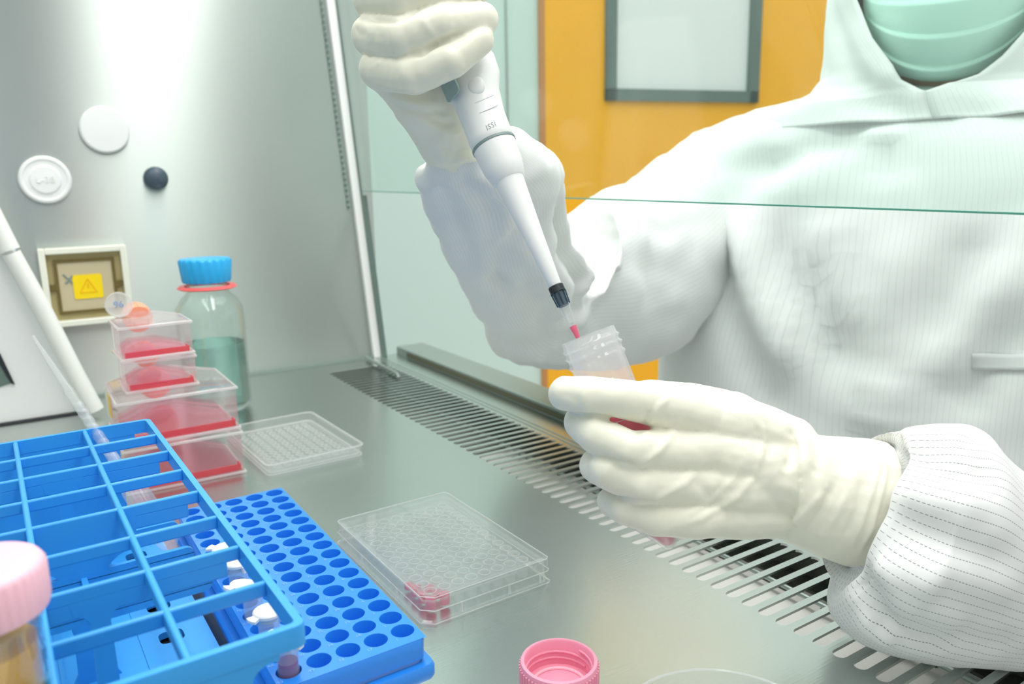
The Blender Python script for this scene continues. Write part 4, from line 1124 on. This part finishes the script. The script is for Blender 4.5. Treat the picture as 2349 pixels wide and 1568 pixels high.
# right sleeve: forearm then upper arm
sleeve('sleeve', [
    ((1116, 340), (1004, 348), .474, .95), ((1150, 326), (978, 376), .479, .95), ((1190, 300), (958, 402), .487, .9), ((1240, 332), (956, 432), .50, .85),
    ((1287, 376), (975, 480), .53, .85), ((1297, 450), (1003, 550), .565, .85), ((1306, 535), (1045, 630), .605, .85), ((1332, 600), (1085, 705), .65, .85), ((1356, 625), (1118, 762), .69, .85),
    ((1395, 560), (1136, 806), .725, .8), ((1375, 470), (1205, 834), .755, .8), ((1400, 430), (1300, 846), .79, .75), ((1450, 412), (1420, 842), .83, .75), ((1530, 350), (1535, 806), .875, .75),
    ((1620, 295), (1640, 700), .92, .75), ((1730, 262), (1760, 600), .94, .7), ((1830, 250), (1880, 520), .95, .7)],
    'cloth', [
    ([(1040, 400), (1120, 470), (1150, 500)], -0.0045, .006), ([(1100, 390), (1160, 440), (1155, 520), (1130, 600)], 0.0060, .006),
    ([(1010, 420), (1050, 520), (1080, 640)], -0.0045, .008), ([(1150, 520), (1140, 620), (1160, 700)], -0.0060, .008),
    ([(1100, 630), (1170, 690), (1250, 720)], -0.0075, .009), ([(1200, 640), (1260, 720), (1240, 800)], -0.0090, .012),
    ([(1290, 440), (1300, 560), (1340, 640), (1330, 720), (1270, 790)], -0.0150, .010), ([(1310, 560), (1350, 640), (1345, 700)], 0.0090, .008),
    ([(1400, 520), (1370, 640), (1380, 760)], -0.0120, .016), ([(1470, 480), (1440, 620), (1460, 780)], 0.0090, .018),
    ([(1140, 790), (1230, 800), (1340, 770)], -0.0060, .010), ([(1180, 815), (1290, 825), (1420, 800)], 0.0060, .008), ([(1180, 560), (1230, 600), (1260, 660)], 0.0060, .008)],
    .0036, seed=4)
# left sleeve near the camera, sagging over the grille
sleeve('sleeve', [
    ((1975, 1085), (1953, 1228), .402, .6), ((2044, 1062), (1955, 1290), .400, .55), ((2054, 1006), (1942, 1312), .398, .55), ((2072, 990), (1918, 1355), .395, .60), ((2115, 976), (1906, 1405), .393, .68), ((2180, 968), (1960, 1462), .392, .82),
    ((2240, 980), (2080, 1506), .389, .80), ((2305, 1060), (2230, 1522), .388, .8), ((2390, 1108), (2360, 1520), .391, .85), ((2500, 1085), (2500, 1450), .402, .9), ((2700, 970), (2720, 1390), .435, .95), ((2950, 868), (2975, 1362), .457, .95), ((3050, 885), (3100, 1300), .462, .9)],
    'cloth_near', [
    ([(2050, 1035), (2110, 1050), (2170, 1085), (2240, 1090), (2300, 1070)], -.0035, .007), ([(2060, 1010), (2140, 990), (2230, 1010)], .003, .008),
    ([(2040, 1180), (2110, 1220), (2220, 1260), (2349, 1300)], -.004, .008), ([(2050, 1120), (2140, 1150), (2280, 1160)], .003, .008),
    ([(1970, 1300), (2000, 1345), (2020, 1400), (1990, 1430)], -.008, .008), ([(1985, 1290), (2030, 1340), (2045, 1390), (2050, 1450)], .006, .007),
    ([(2040, 1380), (2045, 1430), (2110, 1460), (2200, 1500)], -.007, .008), ([(2020, 1400), (1985, 1440), (2060, 1480)], .004, .006),
    ([(2180, 1460), (2260, 1480), (2349, 1475)], -.004, .008), ([(2110, 1340), (2200, 1400), (2349, 1440)], -.003, .010), ([(2000, 1270), (2090, 1330), (2180, 1370)], .004, .009)],
    .0012, seed=11, m=96, sub=9)
# left upper arm, back to the shoulder
def armtube(pts, rads, name, mat):
    b = MB(); rings = []
    P = [Vector(p) for p in pts]; res = []
    for i in range(len(P) - 1):
        for k in range(8): t = k / 8; res.append((P[i].lerp(P[i + 1], t), rads[i] * (1 - t) + rads[i + 1] * t))
    res.append((P[-1], rads[-1])); ref = Vector((0, 0, 1))
    for i, (p, r_) in enumerate(res):
        t = (res[min(i + 1, len(res) - 1)][0] - res[max(i - 1, 0)][0]).normalized(); u_ = (ref - t * ref.dot(t)).normalized(); v_ = t.cross(u_)
        rings.append([p + r_ * (u_ * math.cos(2 * PI * k / 48) + v_ * math.sin(2 * PI * k / 48)) for k in range(48)])
    b.loft(rings, uvscale=1.0); me = b.mesh(name); rumple(me, .004, 18, 5); return link(name, me, mat, suit, 180)
armtube([LE + Vector((-.015, .01, 0)), LE, LE.lerp(LS, .5), LS, LS + Vector((.01, .08, .01))], [.05, .064, .075, .085, .08], 'upper_sleeve', 'cloth')

# hood: cloth around the head with a face opening, draped onto the shoulders
n = 96
def hring(z, r, cx, cy, phi, rx=None):
    """open ring; phi = half-angle of the opening about the face direction"""
    face = math.atan2(fdir.y, fdir.x); out = []
    for k in range(n):
        t = face + phi + (2 * PI - 2 * phi) * k / (n - 1)
        out.append(Vector((cx + min(r, .112 + (r - .112) * .09) * math.cos(t), cy + r * math.sin(t), z)))
    return out
hk = [(.284, .222, .778, .478, .0), (.296, .200, .778, .474, .0), (.306, .166, .776, .462, .0), (.311, .138, .776, .446, .10), (.317, .122, .776, .434, .24), (.330, .114, .775, .426, .36), (.355, .112, .772, .424, .55), (.395, .113, .768, .422, .76), (.44, .112, .767, .421, .92), (.48, .107, .77, .421, .92), (.505, .098, .773, .421, .75), (.525, .082, .776, .422, .45), (.54, .06, .778, .422, .15), (.548, .03, .78, .422, .0), (.550, .004, .78, .422, .0)]
rings = []
for i in range(len(hk) - 1):
    for k in range(5):
        t = k / 5; v = [hk[i][j] * (1 - t) + hk[i + 1][j] * t for j in range(5)]; rings.append(hring(*v))
rings.append(hring(*hk[-1]))
b = MB(); b.loft(rings, cap=False, uvscale=1.0, closed=False); me = b.mesh('hood')
creases(me, [([(1905, 0), (1925, 90), (1960, 180), (2040, 240)], -.005, .010), ([(1950, 40), (1990, 130), (2060, 205)], .004, .008), ([(1900, 200), (2000, 250), (2150, 270), (2349, 250)], -.005, .010), ([(1950, 290), (2080, 300), (2250, 290)], .003, .008)])
rumple(me, .003, 22, 8)
hood = link('hood', me, 'cloth', person, 180)
s_ = hood.modifiers.new('s', 'SOLIDIFY'); s_.thickness = .002; s_.offset = 0
# mask: pleated patch over nose, mouth and chin
nu, nv = 49, 60; vs = []; fs = []
mc = hdc - upf * .018
for j in range(nv):
    v = j / (nv - 1)
    for i in range(nu):
        a = (i / (nu - 1) * 2 - 1); th = a * 1.32
        z = -.085 + .116 * v + (.085 * (1 - v) ** 1.5 - .01 * v) * a * a
        bulge = .088 * (1 - .55 * max(0, .22 - v) / .22 ) if v < .22 else .088 + .016 * math.sin(PI * min(1, (v - .22) / .9))
        pl_v = ((v * 4.2) % 1.0); pleat = .0028 * (pl_v ** 2) * (1 - a ** 4) if .12 < v < .92 else 0
        r_ = bulge + pleat
        vs.append(mc + fdir * (r_ * math.cos(th) - .004) + side * (.074 * math.sin(th)) + upf * z)
fs = [(j * nu + i, j * nu + i + 1, (j + 1) * nu + i + 1, (j + 1) * nu + i) for j in range(nv - 1) for i in range(nu - 1)]
b = MB(); b.add(vs, fs); mk = ob('face_mask', b, 'mask', person, smooth=180)
s_ = mk.modifiers.new('s', 'SOLIDIFY'); s_.thickness = .0015; s_.offset = 0

# ------------------------------------------------------------------ light
def area(name, loc, rot, sx, sy, power, col=(1, 1, 1)):
    l = bpy.data.lights.new(name, 'AREA'); l.shape = 'RECTANGLE'; l.size = sx; l.size_y = sy; l.energy = power; l.color = col
    o = bpy.data.objects.new(name, l); COL.objects.link(o); o.location = loc; o.rotation_euler = rot; return o
area('cabinet_light', (.27, .36, .85), (0, 0, 0), .16, 1.25, 5.7, (1, .985, .955))
area('cabinet_light', (-.12, .30, .85), (0, 0, 0), .12, 1.2, 2.6, (1, .985, .955))  # unseen fill light, added to brighten the forearm sleeve
area('room_lamp', (.85, .75, 1.85), (0, 0, 0), 2.2, 2.6, 38, (1, .995, .98))
wd = bpy.data.worlds.new('world'); scn.world = wd; wd.use_nodes = True
wd.node_tree.nodes['Background'].inputs[0].default_value = (1, 1, .98, 1); wd.node_tree.nodes['Background'].inputs[1].default_value = .52

vs_ = scn.view_settings
vs_.view_transform = 'Standard'; vs_.look = 'None'; vs_.gamma = 1; vs_.use_curve_mapping = False; vs_.exposure = 0.12
scn.cycles.max_bounces = 9; scn.cycles.diffuse_bounces = 4; scn.cycles.glossy_bounces = 4; scn.cycles.transparent_max_bounces = 28; scn.cycles.transmission_bounces = 8
scn.cycles.sample_clamp_indirect = 4
scn.cycles.use_adaptive_sampling = True
scn.cycles.adaptive_threshold = .04; scn.cycles.adaptive_min_samples = 24
